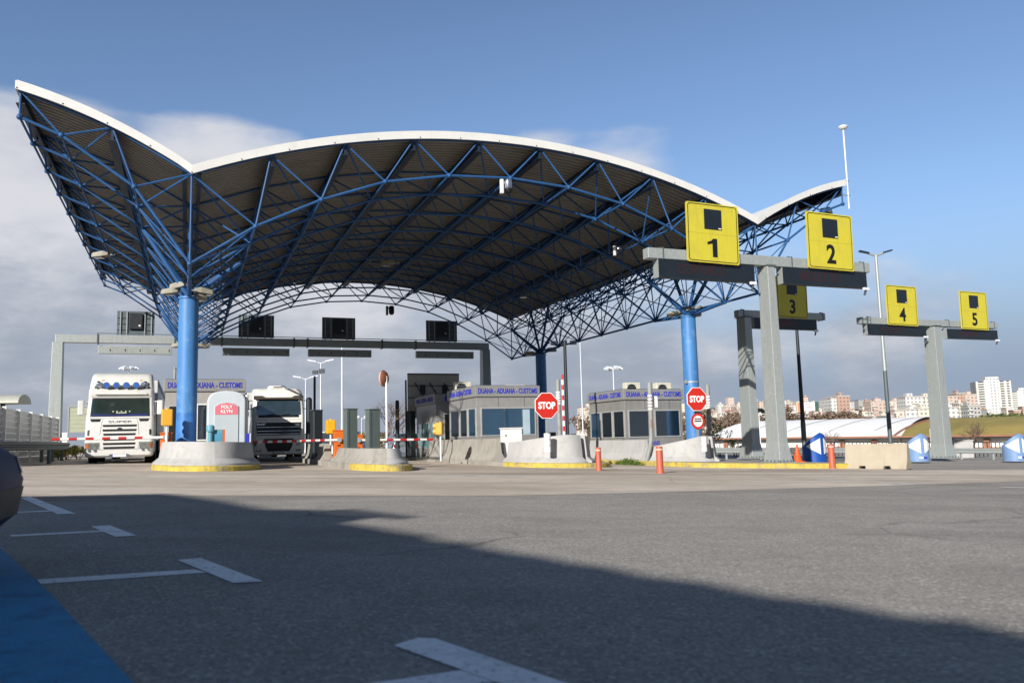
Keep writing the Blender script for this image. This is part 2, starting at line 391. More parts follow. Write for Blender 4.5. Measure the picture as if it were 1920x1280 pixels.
ROADF = ground_mat('far_road', '#5f5d5a', '#6d6a66', .3, '#8a867e', marks=.3, mscale=(.1, 1, 1), mrot=R(10), spsc=60)
def sheet(name, pts, m, dz, kind='structure', label=None):
    vs = [(p[0], p[1], G(p[0], p[1]) + dz) for p in pts]
    o = MB().add(vs, [tuple(range(len(vs)))]).build(name, m)
    # every sheet faces the sky
    if o.data.polygons[0].normal.z < 0: o.data.flip_normals()
    return tag(o, kind=kind)
BIG = 4000
b = MB(); XS = [-BIG, -1000, -300, -100, -40, -20, -10, -5, 0, 5, 10, 20, 40, 100, 300, 1000, BIG]
b.loft([[(x, y, G(x, y)) for x in XS] for y in XS], closed=False, caps=False); tag(b.build('ground', ASPH), kind='structure')
ap = [gp(x, y) for x, y in ((-700, 962), (0, 941), (300, 930), (620, 929.5), (960, 929), (1300, 921), (1700, 909), (1919, 902), (2500, 885))]
ap = [(p.x, p.y) for p in ap]
apr = ap + [(p.x, p.y) for p in (gp(2300, 876), gp(1900, 880), gp(1706, 881.5), UV(21.5, 0), UV(21.5, 45), UV(-12, 60), UV(-14, 0), UV(-14, -14))]
sheet('concrete_apron', apr, APRON, .003)
LINEW = mat('road_line', '#f2f2ee', .85, 0, .08, 9, bump=.4, bs=60, dirt='#b5b4b0', dirt_amt=.45, ds=3, dirt2='#5d5c59', dirt2_amt=.8, ds2=32)
LINEF = mat('road_line_worn', '#bdb9b1', .85, 0, .1, 6, dirt='#857c70', dirt_amt=.9, ds=3)
BLUEZ = mat('blue_zone', '#338cb4', .85, 0, .14, 6, bump=.5, bs=60, dirt='#1c5878', dirt_amt=.6, ds=5, dirt2='#3f4f58', dirt2_amt=.7, ds2=55)
def pxsheet(name, polys, m, dz):
    b = MB()
    for pl in polys:
        vs = []
        for x, y in pl:
            p = gp(x, y); vs.append((p.x, p.y, G(p.x, p.y) + dz))
        b.add(vs, [tuple(range(len(vs)))])
    o = b.build(name, m)
    for p in o.data.polygons:
        if p.normal.z < 0: p.flip()
    return tag(o, kind='structure')
bl = [gp(250, 1280), gp(100, 1118), gp(10, 1035), gp(-60, 985)]
d = (bl[0] - bl[1]).normalized()
blp = [bl[0] + d * 3] + bl + [Vector((-8.5, 8.4, 0)), Vector((-11, 3, 0)), Vector((-4, -2, 0))]
sheet('blue_zone', [(p.x, p.y) for p in blp], BLUEZ, .002)
TB = [[(738, 1211), (782, 1197), (816, 1198), (1056, 1280), (1130, 1306), (1010, 1309), (866, 1257)],
      [(332, 1050), (377, 1046.5), (493, 1090.5), (438, 1094)],
      [(170, 987), (206, 985), (257, 1004.5), (216, 1006.5)],
      [(40, 934), (57, 931), (142, 963), (108, 964)]]
TL = [[(866, 1257), (930, 1280), (700, 1296), (640, 1289)],
      [(69, 1086.5), (365, 1067.5), (388, 1073.5), (76, 1095)],
      [(20, 1003), (190, 994.2), (200, 996.8), (20, 1006)],
      [(20, 960), (92, 956.5), (98, 958.5), (20, 962)]]
pxsheet('parking_lines', TB, LINEW, .0045); pxsheet('stall_lines', TL, LINEW, .003)
LN = [[(1505, 898.2), (1560, 898.8), (1600, 901.3), (1545, 900.8)], [(1635, 904.4), (1700, 904.8), (1760, 908.2), (1680, 907.8)],
      [(1864, 912.6), (1935, 913.3), (1960, 915.6), (1890, 915)], [(1330, 879.6), (1400, 880.6), (1418, 881.8), (1345, 881)],
      [(1295, 888), (1330, 888.4), (1345, 889.3), (1305, 889)], [(1395, 891.5), (1450, 892.3), (1463, 893.6), (1410, 893)],
      [(48, 879), (90, 876.5), (98, 877.3), (60, 880)], [(110, 877.5), (150, 875), (165, 875.6), (128, 878.3)], [(183, 876.5), (215, 874), (225, 875), (200, 877.3)],
      [(245, 876.5), (262, 874.8), (272, 875.6), (262, 877.2)], [(485, 875.5), (610, 874), (625, 875), (500, 876.6)],
      [(800, 889), (900, 890.5), (1000, 893), (960, 895), (850, 892)]]
pxsheet('lane_lines', LN, LINEF, .006)
# ------------------------------------------------------------------ canopy over the lanes
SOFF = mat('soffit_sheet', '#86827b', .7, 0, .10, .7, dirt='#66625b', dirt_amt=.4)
BLUED = mat('blue_paint_dull', '#182638', .5, 0, .18, 2, dirt='#12284a', dirt_amt=.5)
SPAN = 20.6; ZC = UV(0, 0).z
def arch_z(u): return 10.2 - (26.3 - math.sqrt(26.3**2 - (u - SPAN/2)**2))
def wing_z(w): return 8.13 + .6235*w - .0431*w*w
def top_z(u):
    if u < 0: return wing_z(-u)
    if u > SPAN: return wing_z(u - SPAN)
    return arch_z(u)
AB = [(0, 5.35), (1.85, 6.62), (3.83, 7.63), (5.88, 8.41), (8.07, 8.83), (10.3, 8.96)]
BOT = [(-4.53, 9.29), (-3.48, 8.88), (-1.55, 7.55)] + AB + [(SPAN - u, z) for u, z in AB[-2::-1]] + [(SPAN + 1.55, 7.55), (SPAN + 3.48, 8.88), (SPAN + 4.53, 9.29)]
TOP = [-4.53, -2.17] + [SPAN/9*i for i in range(10)] + [SPAN + 2.17, SPAN + 4.53]
VF, VB_ = -4.9, 21.2
BROW = [VF] + [-2.72 + 2.72*k for k in range(9)] + [VB_]
TROW = [VF] + [-1.36 + 2.72*k for k in range(8)] + [VB_]
# which top nodes every bottom node props (indices into TOP)
LINKS = {0: [0], 1: [0, 1], 2: [1, 2], 3: [2], len(BOT)-4: [11], len(BOT)-3: [11, 12], len(BOT)-2: [12, 13], len(BOT)-1: [13]}
for j in range(4, 13): LINKS[j] = [j - 2, j - 1]
canopy = thing('canopy', 'big wave-roofed canopy on blue space-frame trusses and four blue columns', 'canopy', UV(0, 0), AL)
def cz(z): return z - ZC
def cpt(u, v, z): return (u, v, cz(z))
# roof sheets
def usamples():
    us = [-4.6 + 4.6*i/12 for i in range(13)]; us += [SPAN*i/44 for i in range(1, 45)]; us += [SPAN + 4.6*i/12 for i in range(1, 13)]
    return us
US = usamples()
b = MB(); vs = []; v = VF - .12; k = 0
while v < VB_ + .02:
    for dv, dz in ((0, 0), (.11, 0), (.13, -.085), (.25, -.085)): vs.append((v + dv, dz))
    v += .27
rings = [[cpt(u, vv, top_z(u) + .10 + dz) for u in US] for vv, dz in vs]
b.loft(rings, closed=False, caps=False); b.build('soffit', SOFF, canopy)
b = MB(); b.loft([[cpt(u, vv, top_z(u) + .16) for u in US] for vv in (VF - .14, VB_ + .14)], closed=False, caps=False)
b.build('roof_sheet', WHITE, canopy)
def fascia(vv, s):
    b = MB(); rg = []
    for u in US:
        z = top_z(u)
        rg.append([cpt(u, vv + s*.19, z - .06), cpt(u, vv + s*.15, z - .06), cpt(u, vv + s*.15, z + .20), cpt(u, vv + s*.21, z + .20)])
    b.loft(rg); o = b.build('fascia', WHITE, canopy)
    f = MB()
    for u in US[::3]: f.ball(cpt(u, vv + s*.20, top_z(u) - .02), .02, 4)
    f.build('bolt_heads', DARKM, o)
fascia(VF, -1); fascia(VB_, 1)
for u, s in ((-4.62, -1), (SPAN + 4.62, 1)):
    z = top_z(u); MB().box(u - .03, u + .03, VF - .15, VB_ + .15, cz(z - .04), cz(z + .20)).build('edge_trim', WHITE, canopy)
for i, u in enumerate(TOP):
    if i in (2, 11):
        b = MB()
        for du in (-.22, .22): b.box(u + du - .05, u + du + .05, VF, VB_, cz(top_z(u + du) - .10), cz(top_z(u + du) + .0))
        b.build('valley_beam', BLUED, canopy)
    else:
        z = top_z(u); b = MB(); b.box(u - .035, u + .035, VF, VB_, cz(z - .36), cz(z + .01)); b.box(u - .11, u + .11, VF, VB_, cz(z - .39), cz(z - .362))
        b.build('roof_beam', BLUED, canopy)
tr = .038
for v in TROW:
    b = MB(); pts = [cpt(u, v, top_z(u) - .02) for u in TOP]
    b.path(pts, tr, 6); [b.ball(p, .075, 5) for p in pts]
    b.build('top_chord', BLUE, canopy, smooth=True)
for r, v in enumerate(BROW):
    b = MB(); pts = [cpt(u, v, z) for u, z in BOT]
    b.path(pts, tr + .006, 7); [b.ball(p, .085, 6) for p in pts]
    if v in (VF, VB_): rows = [v]
    else:
        rows = [t for t in TROW if abs(t - v) < 2.4]
        rows = [max([t for t in TROW if t < v]), min([t for t in TROW if t > v])]
    for j, p in enumerate(pts):
        for t in rows:
            for i in LINKS[j]: b.tube(p, cpt(TOP[i], t, top_z(TOP[i]) - .02), tr - .007, 6, caps=False)
    if v not in (VF,):
        for j0, js in ((3, (2, 4)), (len(BOT)-4, (len(BOT)-3, len(BOT)-5))):
            for j in js:
                q = cpt(BOT[j][0], BROW[r-1], BOT[j][1]); b.tube(pts[j0], q, tr - .016, 5, caps=False)
                q2 = cpt(BOT[j0][0], BROW[r-1], BOT[j0][1]); b.tube(pts[j], q2, tr - .016, 5, caps=False)
    b.build('cross_truss', BLUE, canopy, smooth=True)
for j, (u, z) in enumerate(BOT):
    MB().tube(cpt(u, VF, z), cpt(u, VB_, z), tr + (.014 if j in (3, len(BOT)-4) else -.002), 7).build('length_chord', BLUE, canopy, smooth=True)
COLS = {}
for key, u, v in (('FL', 0, 0), ('FR', SPAN, 0), ('BR', SPAN, 16.32), ('BL', 0, 16.32)):
    P = UV(u, v); zt = cz(5.12); zb = cz(P.z) - .1
    b = MB(); b.lathe([(.40, zb), (.40, zb + .25), (.335, zb + .33), (.325, zt - .02), (.36, zt - .02), (.36, zt + .05), (.12, zt + .10)], 28, (u, v, 0))
    c = b.build('column', BLUEC, canopy, smooth=True)
    h = MB(); top = (u, v, zt + .05)
    for du in (-1, 1):
        bu = 1.85 if (du > 0) == (u < 1) else 1.55; bz = 6.62 if bu > 1.7 else 7.55
        h.tube(top, (u + du*bu, v, cz(bz)), .085, 8)
    for dv in (-2.72, 2.72): h.tube(top, (u, v + dv, cz(5.35)), .075, 8)
    for dv in (-1.36, 1.36): h.tube(top, (u, v + dv, cz(8.0)), .075, 8)
    h.build('column_head', BLUE, c, smooth=True)
    if key == 'FL': MB().lathe([(.338, zb + .4), (.334, zb + 1.9), (.332, zb + 1.92)], 28, (u, v, 0)).build('repainted_foot', mat('repaint_blue', '#2f6db2', .5, 0, .15, 1.5, streak=.4, dirt='#4a8ac6', dirt_amt=.5, ds=1.5), c, smooth=True)
    if key == 'FR':
        q = MB(); zz0 = zb + 3.6
        q.lathe([(.337, zz0), (.337, zz0 + .06)], 24, (u, v, 0), sx=1, sy=1); q.box(u - .40, u - .32, v - .2, v - .1, zz0 - .04, zz0 + .12)
        q.build('strap', GALV, c)
    COLS[key] = P

# ------------------------------------------------------------------ lamps and cameras hung on the frame
def floodlight(loc, az, label, tilt=12, s=1.0, group='floodlights on the canopy'):
    t = thing('floodlight', label, 'floodlight', loc, az, group)
    b = MB(); b.loft([[(-.14*s, .0, .02), (.14*s, .0, .02), (.14*s, .0, .13*s), (-.14*s, .0, .13*s)],
                      [(-.19*s, .22*s, -.03), (.19*s, .22*s, -.03), (.19*s, .22*s, .20*s), (-.19*s, .22*s, .20*s)],
                      [(-.19*s, .62*s, -.07), (.19*s, .62*s, -.07), (.17*s, .62*s, .13*s), (-.17*s, .62*s, .13*s)],
                      [(-.13*s, .70*s, -.05), (.13*s, .70*s, -.05), (.12*s, .70*s, .06*s), (-.12*s, .70*s, .06*s)]])
    b.build('housing', LAMPB, t, bevel=.02)
    MB().box(-.15*s, .15*s, .24*s, .60*s, -.085, -.065).build('lens', GLD, t)
    MB().tube((0, -.25*s, .05), (0, .02, .06), .03, 8).build('arm', GALV, t)
    return t
def at_px(px, py, P):            # the point seen at (px,py) at the depth of P
    return at(px, py, P.y)
fl = [('FL', 318, 549, R(75), 'lower left floodlight on the head of the near left blue column', 1.0),
      ('FL', 336, 539, R(50), 'upper left floodlight on the head of the near left blue column', 1.1),
      ('FL', 382, 549, R(-80), 'floodlight right of the near left blue column head', 1.1),
      ('FL', 374, 560, R(-140), 'floodlight tucked behind the near left blue column head', 1.0),
      ('FR', 1262, 590, R(70), 'floodlight left of the near right blue column head', 1.0),
      ('FR', 1291, 581, R(165), 'floodlight on the front of the near right blue column head', 1.0),
      ('FR', 1312, 581, R(-75), 'upper right floodlight on the near right blue column head', 1.0),
      ('FR', 1306, 590, R(-120), 'lower right floodlight on the near right blue column head', .9),
      ('BR', 994, 664, R(70), 'dark floodlight left of the far right column head', 1.1),
      ('BR', 1034, 657, R(-75), 'dark floodlight right of the far right column head', 1.1),
      ('BL', 334, 649, R(75), 'floodlight left of the far left column head, half hidden', 1.1),
      ('BL', 380, 650, R(-75), 'floodlight right of the far left column head, half hidden', 1.1)]
for key, px, py, da, lab, s in fl:
    P = COLS[key]; q = at_px(px, py, P); c = Vector((P.x, P.y, q.z)); dirn = q - c
    az = AL + da
    floodlight(q - Vector((-math.sin(az), math.cos(az), 0)) * .32, az, lab, s=s*.85)
for px, py, v, lab, az in ((205, 480, 9, 'pale floodlight hung under the left wing of the canopy', 1.2), (740, 495, 10, 'small lamp under the middle of the arched roof', 1.2),
                       (563, 528, 17, 'small lamp under the far left part of the arched roof', 1.2), (1545, 396, -4.2, 'grey floodlight on the right wing tip of the canopy', -1.0), (995, 555, 15, 'small lamp under the far right part of the arched roof', 1.2)):
    floodlight(onv(px, py, v), AL + az, lab, s=1.05)
def dome_cam(loc, lab, s=1, dark=False):
    t = thing('dome_camera', lab, 'security camera', loc, AL, 'dome cameras on the canopy')
    MB().box(-.30*s, -.19*s, -.06*s, .06*s, -.38*s, .12*s).build('mount_box', DARKM if dark else LAMPW, t, bevel=.01)
    MB().tube((-.2*s, 0, 0), (.02, 0, .02*s), .04*s, 8).build('arm', GALV, t)
    MB().lathe([(.02*s, .15*s), (.13*s, .12*s), (.15*s, .02*s), (.15*s, -.18*s), (.16*s, -.2*s)], 16).build('housing', DARKM if dark else CHROME, t, smooth=True)
    MB().lathe([(.145*s, -.2*s), (.14*s, -.28*s), (.09*s, -.34*s), (.02*s, -.36*s)], 16).build('dome', BLACK, t, smooth=True)
dome_cam(onv(953, 344, -5.0), 'silver dome camera hanging from the middle of the front truss')
dome_cam(onv(1160, 466, -1.5), 'small white dome camera under the right part of the arch', .8)
dome_cam(onv(734, 578, 21.1), 'black camera hanging from the rear truss of the arch', 1.2, True)
t = thing('antenna_mast', 'thin white mast with a flat disc on the right wing tip of the canopy', 'antenna', onv(1590, 362, -4.9), AL)
zb = t.location.z; q = zat(t.location, 240) - zb; lo = zat(t.location, 392) - zb
MB().tube((0, 0, lo), (0, 0, q), .032, 8).build('pole', LAMPW, t)
MB().lathe([(.05, q - .06), (.14, q - .05), (.20, q + .02), (.19, q + .06), (.08, q + .12), (.02, q + .13)], 16).build('disc', LAMPW, t, smooth=True)
b = MB()
for h in (.62, .0): b.bar((-.28, 0, h - .1), (.12, 0, h - .1), .05, .03)
b.build('bracket', GALV, t)
# ------------------------------------------------------------------ traffic islands (raised kerbs)
def island(pts, yellow_v, name='traffic_island', h=.16):
    W3 = [UV(u, v) for u, v in pts]; n = len(W3); b = MB()
    cen = sum(W3, Vector()) / n
    lo = [(p.x, p.y, p.z - .1) for p in W3]; hi = [(p.x, p.y, p.z + h - .03) for p in W3]
    inn = []
    for p in W3:
        d = (cen - p); d.z = 0; d.normalize(); q = p + d * .05; inn.append((q.x, q.y, G(q.x, q.y) + h))
    vs = lo + hi + inn
    for i in range(n):
        j = (i + 1) % n; ym = 1 if (pts[i][1] + pts[j][1]) / 2 < yellow_v else 2
        b.add([vs[k] for k in (i, j, n + j, n + i)], [(0, 1, 2, 3)], ym)
        b.add([vs[k] for k in (n + i, n + j, 2*n + j, 2*n + i)], [(0, 1, 2, 3)], ym)
    b.add(inn, [tuple(range(n))], 0)
    return tag(b.build(name, [CONCD, YELLOWK, CONCD]), kind='structure')
def ell(uc, vc, a, bb, n=30): return [(uc + a*math.cos(math.pi + math.pi*i/n), vc + bb*math.sin(math.pi + math.pi*i/n)) for i in range(n + 1)]
island([(-.95, 14)] + ell(.62, -3.3, 1.57, 2.9) + [(2.19, 14)], -1.5)
island([(4.6, 4)] + ell(5.5, -5.4, .9, 2.2) + [(6.4, 12), (4.6, 12)], -3.2, h=.19)
island([(10.5, 14)] + ell(12.4, -3.0, 1.9, 2.75) + [(14.3, 14)], -1.2)
island([(16.25, 13), (16.25, 5), (16.25, -4.5), (16.35, -6.2), (16.9, -7.2), (18.2, -7.9), (20.1, -8.7), (21.0, -8.9), (21.4, -8.5), (21.5, -4), (22, 13)], 1.0, h=.17)

# ------------------------------------------------------------------ concrete barriers
def nose(label, uc, vc, a, bb, leg, hf, t0, t1, m=CONC, kz=.16, name='nose_barrier'):
    """one curved precast piece: the part t0..t1 of a U-shaped wall round the island's nose"""
    full = [(uc - a, vc + leg*(1 - i/4)) for i in range(4)] + ell(uc, vc, a, bb, 32) + [(uc + a, vc + leg*(i+1)/4) for i in range(4)]
    N = len(full) - 1; i0, i1 = int(t0*N + .5), int(t1*N + .5)
    org = UV(uc, vc); rings = []
    for i in range(i0, i1 + 1):
        p = UV(*full[i]); q = UV(*full[min(N, i+1)]) - UV(*full[max(0, i-1)]); q.z = 0; q.normalize()
        nr = Vector((q.y, -q.x, 0)); h = hf(i / N); z0 = p.z + kz
        prof = [(.27, -.02), (.27, .05), (.10, .19), (.03, h - .03), (0, h), (-.13, h), (-.17, .1), (-.17, -.02)]
        rings.append([tuple(Vector((p.x, p.y, z0 + z)) + nr*o - org) for o, z in prof])
    o = MB().loft(rings).build(name, m, smooth=True, loc=org)
    return tag(o, label, 'barrier', 'curved concrete barriers round the island noses')
nose('left half of the curved grey concrete wall below the near left blue column', .62, -3.2, 1.28, 2.4, 1.6, lambda t: .66, 0, .52)
nose('right half of the curved grey concrete wall, in front of the portable toilet', .62, -3.2, 1.28, 2.4, 1.6, lambda t: .66, .53, 1)
nose('low weathered barrier on the left flank of the small mirror-pole island', 5.5, -5.1, .58, 1.7, 3.4, lambda t: .45, 0, .47, CONCD, .19)
nose('low grey rounded barrier end on the nose of the mirror-pole island', 5.5, -5.1, .58, 1.7, 3.5, lambda t: .45, .475, 1, CONC, .19)
def h3(t): return .70 + .25*max(0, min(1, (t - .12)/.33)) if t < .55 else .95 - .22*max(0, (t - .62)/.38)
nose('tall curved concrete wall in front of the first stop sign, left part', 12.25, -2.9, 1.30, 2.1, 1.6, h3, .08, .585)
nose('short curved concrete wall right of the white marker post below the first stop sign', 12.25, -2.9, 1.30, 2.1, 1.0, h3, .63, 1)
def h4(t): return .38 + .55*max(0, min(1, (t - .05)/.42)) if t < .5 else .95 - .2*max(0, (t - .62)/.38)
nose('tall curved concrete wall below the second stop sign, left part', 18.0, -2.2, 1.30, 2.2, 1.2, h4, .02, .56)
nose('curved concrete wall right of the slot below the second stop sign', 18.0, -2.2, 1.30, 2.2, 1.0, h4, .60, 1)
JP = [(.29, 0), (.29, .07), (.155, .30), (.085, .81), (-.085, .81), (-.155, .30), (-.29, .07), (-.29, 0)]
def jersey(label, loc, az, Ln, m, h=.81, group='straight concrete barriers', name='concrete_barrier', notch=False, sc=1):
    t = MB(); xs = [-Ln/2, Ln/2]
    if notch: xs = [-Ln/2, -.52, -.50, -.30, -.28, .28, .30, .50, .52, Ln/2]
    rings = []
    for i, x in enumerate(xs):
        up = .10 if notch and i in (2, 3, 6, 7) else 0
        rings.append([(x, y*sc, (z*h/.81 if z > .05 else up)) if not (up and z < .1) else (x, y*sc*(.9 if z else .85), up + z*.4) for y, z in JP])
    t.loft(rings)
    if notch:
        for x in (-.8, .1, .82): t.tube((x, 0, .80), (x, 0, .845), .025, 6)
    o = t.build(name, m, loc=loc, rotz=az, bevel=.012)
    return tag(o, label, 'barrier', group)
pl, pr = gp(1580, 878), gp(1704, 880.5)
mid = (pl + pr) / 2 + Vector((.28, .42, 0)); mid.z = G(mid.x, mid.y)
jersey('beige concrete barrier block standing alone on the road right of the orange bollard', mid, math.atan2(pr.y - pl.y, pr.x - pl.x), 2.0, BEIGE, .82, notch=True)
w = ['nearest', 'second', 'third', 'fourth', 'farthest']
for i in range(4):
    v = -.6 + 2.25*i; P = UV(10.82, v); P.z += .15
    jersey('%s of the dirty dark barriers beside the booth with the yellow light' % w[i], P, AL + R(90), 2.2, CONCD, .85)
for i in range(2):
    v = -1.45 + 2.3*i; P = UV(16.62, v); P.z += .16
    jersey(('nearer' if i == 0 else 'farther') + ' grey barrier in front of the right-hand customs booth', P, AL + R(90), 2.28, CONC, .82)
for i in range(2):
    P = UV(4.95, 1.6 + 3.4*i); P.z += .1
    jersey(('small dark barrier by the orange gate cabinet', 'dark barrier behind the orange gate cabinet')[i], P, AL + R(90), 1.5, CONCD, .7)
P = UV(-.6, 2.2); P.z += .15

# ------------------------------------------------------------------ customs booths
def booth(label, u0, u1, v0, Ln, front, side, txt_front=True, txt_side=True, m_up=STEEL, m_lo=STEELD, low_txt=None, name='customs_booth', band=BANDM, sideglass=GLB):
    W2 = u1 - u0; uc = (u0 + u1)/2; P = UV(uc, v0); P.z += .15
    t = thing(name, label, 'booth', P, AL, 'customs booths')
    h = W2/2 - .07
    MB().box(-h, h, .07, Ln - .07, 0, 2.63).build('wall', m_up, t, bevel=.01)
    MB().box(-h - .006, h + .006, .064, Ln - .064, -.02, .93).build('lower_panel', m_lo, t)
    b = MB(); b.box(-h - .07, h + .07, 0, Ln, 2.62, 3.07); bd = b.build('sign_band', band, t, bevel=.012)
    MB().box(-h, h, .1, Ln - .1, 3.07, 3.10).build('roof', GALVD, t)
    if txt_front: letter(bd, 'DUANA - ADUANA - CUSTOMS', 0, -.006, 2.845, .3, TXTB, .008, width=W2*.91)
    if txt_side: letter(bd, 'DUANA - ADUANA - CUSTOMS', -h - .076, Ln/2, 2.845, .3, TXTB, .008, width=min(Ln*.86, 3.0), rot=R(-90))
    if low_txt: letter(t, low_txt, -.35, .056, .72, .24, TXTB, .004)
    for kind, x0, x1, z0, z1 in front:
        pane(t, kind, x0, x1, z0, z1, 0)
    for kind, y0, y1, z0, z1 in side:
        pane(t, kind, y0, y1, z0, z1, 1, -h)
    for x in (-h*.30, h*.55):
        MB().box(x - .005, x + .005, .062, .075, 2.2, 2.62).build('panel_joint', DARKM, t)
    return t, h
def pane(t, kind, a0, a1, z0, z1, onside, xs=0):
    fw = .045; fr = MB(); gl = MB()
    def bx(b, p0, p1, q0, q1, d0, d1):
        if onside: b.box(xs - d1, xs - d0, p0, p1, q0, q1)
        else: b.box(p0, p1, .07 - d1, .07 - d0, q0, q1)
    bx(fr, a0, a0 + fw, z0, z1, 0, .035); bx(fr, a1 - fw, a1, z0, z1, 0, .035)
    bx(fr, a0 + fw, a1 - fw, z0, z0 + fw, 0, .033); bx(fr, a0 + fw, a1 - fw, z1 - fw, z1, 0, .033)
    bx(gl, a0 + fw, a1 - fw, z0 + fw, z1 - fw, .0, .015)
    g = {'g': GLB, 'd': GLD, 't': GLT, 'w': GLD, 'D': BLACK}[kind]
    f = fr.build('door' if kind == 'D' else 'window', WPAINT if kind == 'w' else FRAMEM, t)
    gl.build('opening' if kind == 'D' else 'pane', g, f)
booth('left customs booth behind the near left blue column and portable toilet', -.82, 2.12, 2.9, 6.2,
      [('D', -1.30, -.55, .0, 2.1), ('w', -.30, .42, .75, 2.15), ('g', .7, 1.3, .9, 2.1)], [('d', .4, 1.9, .95, 2.1)], m_up=mat('booth_grey', '#9b9893', .6, .1, .06, 2, streak=.1), m_lo=mat('booth_grey_low', '#8a8781', .6, .1, .08, 2, streak=.2))
b2, h2 = booth('middle customs booth with big blue windows behind the first stop sign', 10.97, 13.87, 1.25, 3.9,
      [('g', -1.20, 1.25, 1.0, 2.17)], [('g', .12, 1.1, .98, 2.17), ('d', 1.2, 2.2, .98, 2.17), ('d', 2.3, 3.6, .98, 2.17)], low_txt='EIX TRANS', m_up=mat('booth_steel_lit', '#a3a29e', .42, .45, .08, 3, streak=.15, sscale=(9, 9, .4)))  # paler steel for two booths, a lit look put into its colour
MB().box(.62, .645, .05, .075, 1.05, 2.12).build('window_bar', STEEL, b2)
MB().box(.66, .98, .052, .06, 1.05, 2.08).build('blind', mat('blind_pale', '#9fb3bd', .5), b2)
b3, h3_ = booth('right customs booth of dull steel behind the two orange bollards', 17.58, 20.62, .7, 3.5,
      [('d', -1.30, -.12, .98, 2.17), ('d', .02, 1.32, .98, 2.17)], [('d', .12, 1.1, .98, 2.17), ('d', 1.2, 2.2, .98, 2.17), ('g', 2.3, 3.3, .98, 2.17)], low_txt='EIX TRANS', m_up=STEELD, band=mat('sign_band_dull', '#8f8e8d', .45, .2, .12, 2, streak=.2))
b4, h4_ = booth('rear customs booth with an open dark door and a round blue sign', 10.97, 13.87, 7.1, 3.7,
      [('D', -1.0, -.2, 0, 2.15), ('d', .2, 1.2, 1, 2.1)], [('t', .15, 1.15, .5, 1.75), ('t', 1.22, 2.2, .5, 1.75), ('t', 2.28, 3.3, .5, 1.75)], txt_front=False, m_up=MATS['booth_steel_lit'])
MB().prism([(math.cos(i*math.pi/10)*.19, math.sin(i*math.pi/10)*.19) for i in range(20)], lambda x, z: (-.78 + x, -.012, 2.86 + z), lambda x, z: (-.78 + x, -.002, 2.86 + z)).build('round_sign', TXTB, b4)
def ac_unit(loc, lab, az=AL, w=.74):
    t = thing('air_conditioner', lab, 'air conditioner', loc, az, 'air conditioners on booth roofs')
    MB().box(-w/2, w/2, 0, .32, .03, .62).build('casing', mat('ac_beige', '#c9c4b4', .5, 0, .06, 3, streak=.15), t, bevel=.02)
    MB().lathe([(.235, -.006), (.235, .004)], 24).build('grille', BLACK, t).matrix_local = Matrix.Translation((-.08, -.003, .32)) @ Matrix.Rotation(R(90), 4, 'X')
    b = MB()
    for i in range(5): b.box(-.30, .14, -.012, -.006, .12 + i*.1, .13 + i*.1)
    b.build('guard', GALV, t)
    MB().box(-w/2 + .05, -w/2 + .12, .02, .3, 0, .03).box(w/2 - .12, w/2 - .05, .02, .3, 0, .03).build('foot', GALV, t)
zr = UV(12, 3).z + .15 + 3.10
def roofp(u, v): p = UV(u, v); p.z += .15 + 2.80; return p
ac_unit(roofp(11.45, 4.2), 'air conditioner on the rear of the middle booth roof')
ac_unit(roofp(18.6, 1.6), 'air conditioner with round fan on the left of the right booth roof')
ac_unit(roofp(19.95, 1.2), 'air conditioner beside the rusty pole on the right booth roof', AL, .78)
# roof clutter
for u, v, lab in ((.6, 3.6, 'thin vent pipe on the left booth roof'),):
    P = roofp(-.45, 3.6) + Vector((0, 0, .30)); tag(MB().tube((0, 0, 0), (0, 0, .42), .05, 8).lathe([(.08, .40), (.02, .48)], 8).build('vent_pipe', GALV, loc=P), lab, 'pipe')
P = roofp(13.0, 1.8) + Vector((0, 0, .30)); tag(MB().box(-.5, .5, 0, .6, 0, .03).box(-.45, .45, .05, .5, .03, .06).build('roof_hatch', WPAINT, loc=P, rotz=AL), 'flat white hatch on the middle booth roof', 'hatch')
# big board behind the rear booth
P = onv(815, 840, 11.6); P.z = G(P.x, P.y)
t = thing('rear_sign_board', 'big dark back of a sign board above the rear booth', 'sign board', P, AL)
zt = zat(P, 702) - P.z; hw = 1.42
MB().box(-hw, hw, 0, .10, zt - 2.3, zt).build('board', mat('board_grey', '#b5b0a6', .7, .1, .1, 1.5, streak=.25), t)
b = MB()
for z in (zt - .62, zt - 1.25): b.box(-hw, hw, -.03, 0, z, z + .04)
b.build('rail', DARKM, t); MB().box(-hw, hw, -.06, .14, zt, zt + .06).build('top_trim', DARKM, t)
for x in (-.75, .05, .85):
    MB().bar((x - .3, -.06, zt - .45), (x + .15, -.45, zt - 1.35), .05, .05).build('brace', DARKM, t)
for x in (-.62, .6): MB().box(x - .15, x + .15, -.03, -.004, zt - 1.05, zt - .55).build('lamp_box', BLACK, t)
for x in (-1.2, 1.2): MB().box(x - .08, x + .08, .1, .26, 0, zt - .1).build('post', DARKM, t)

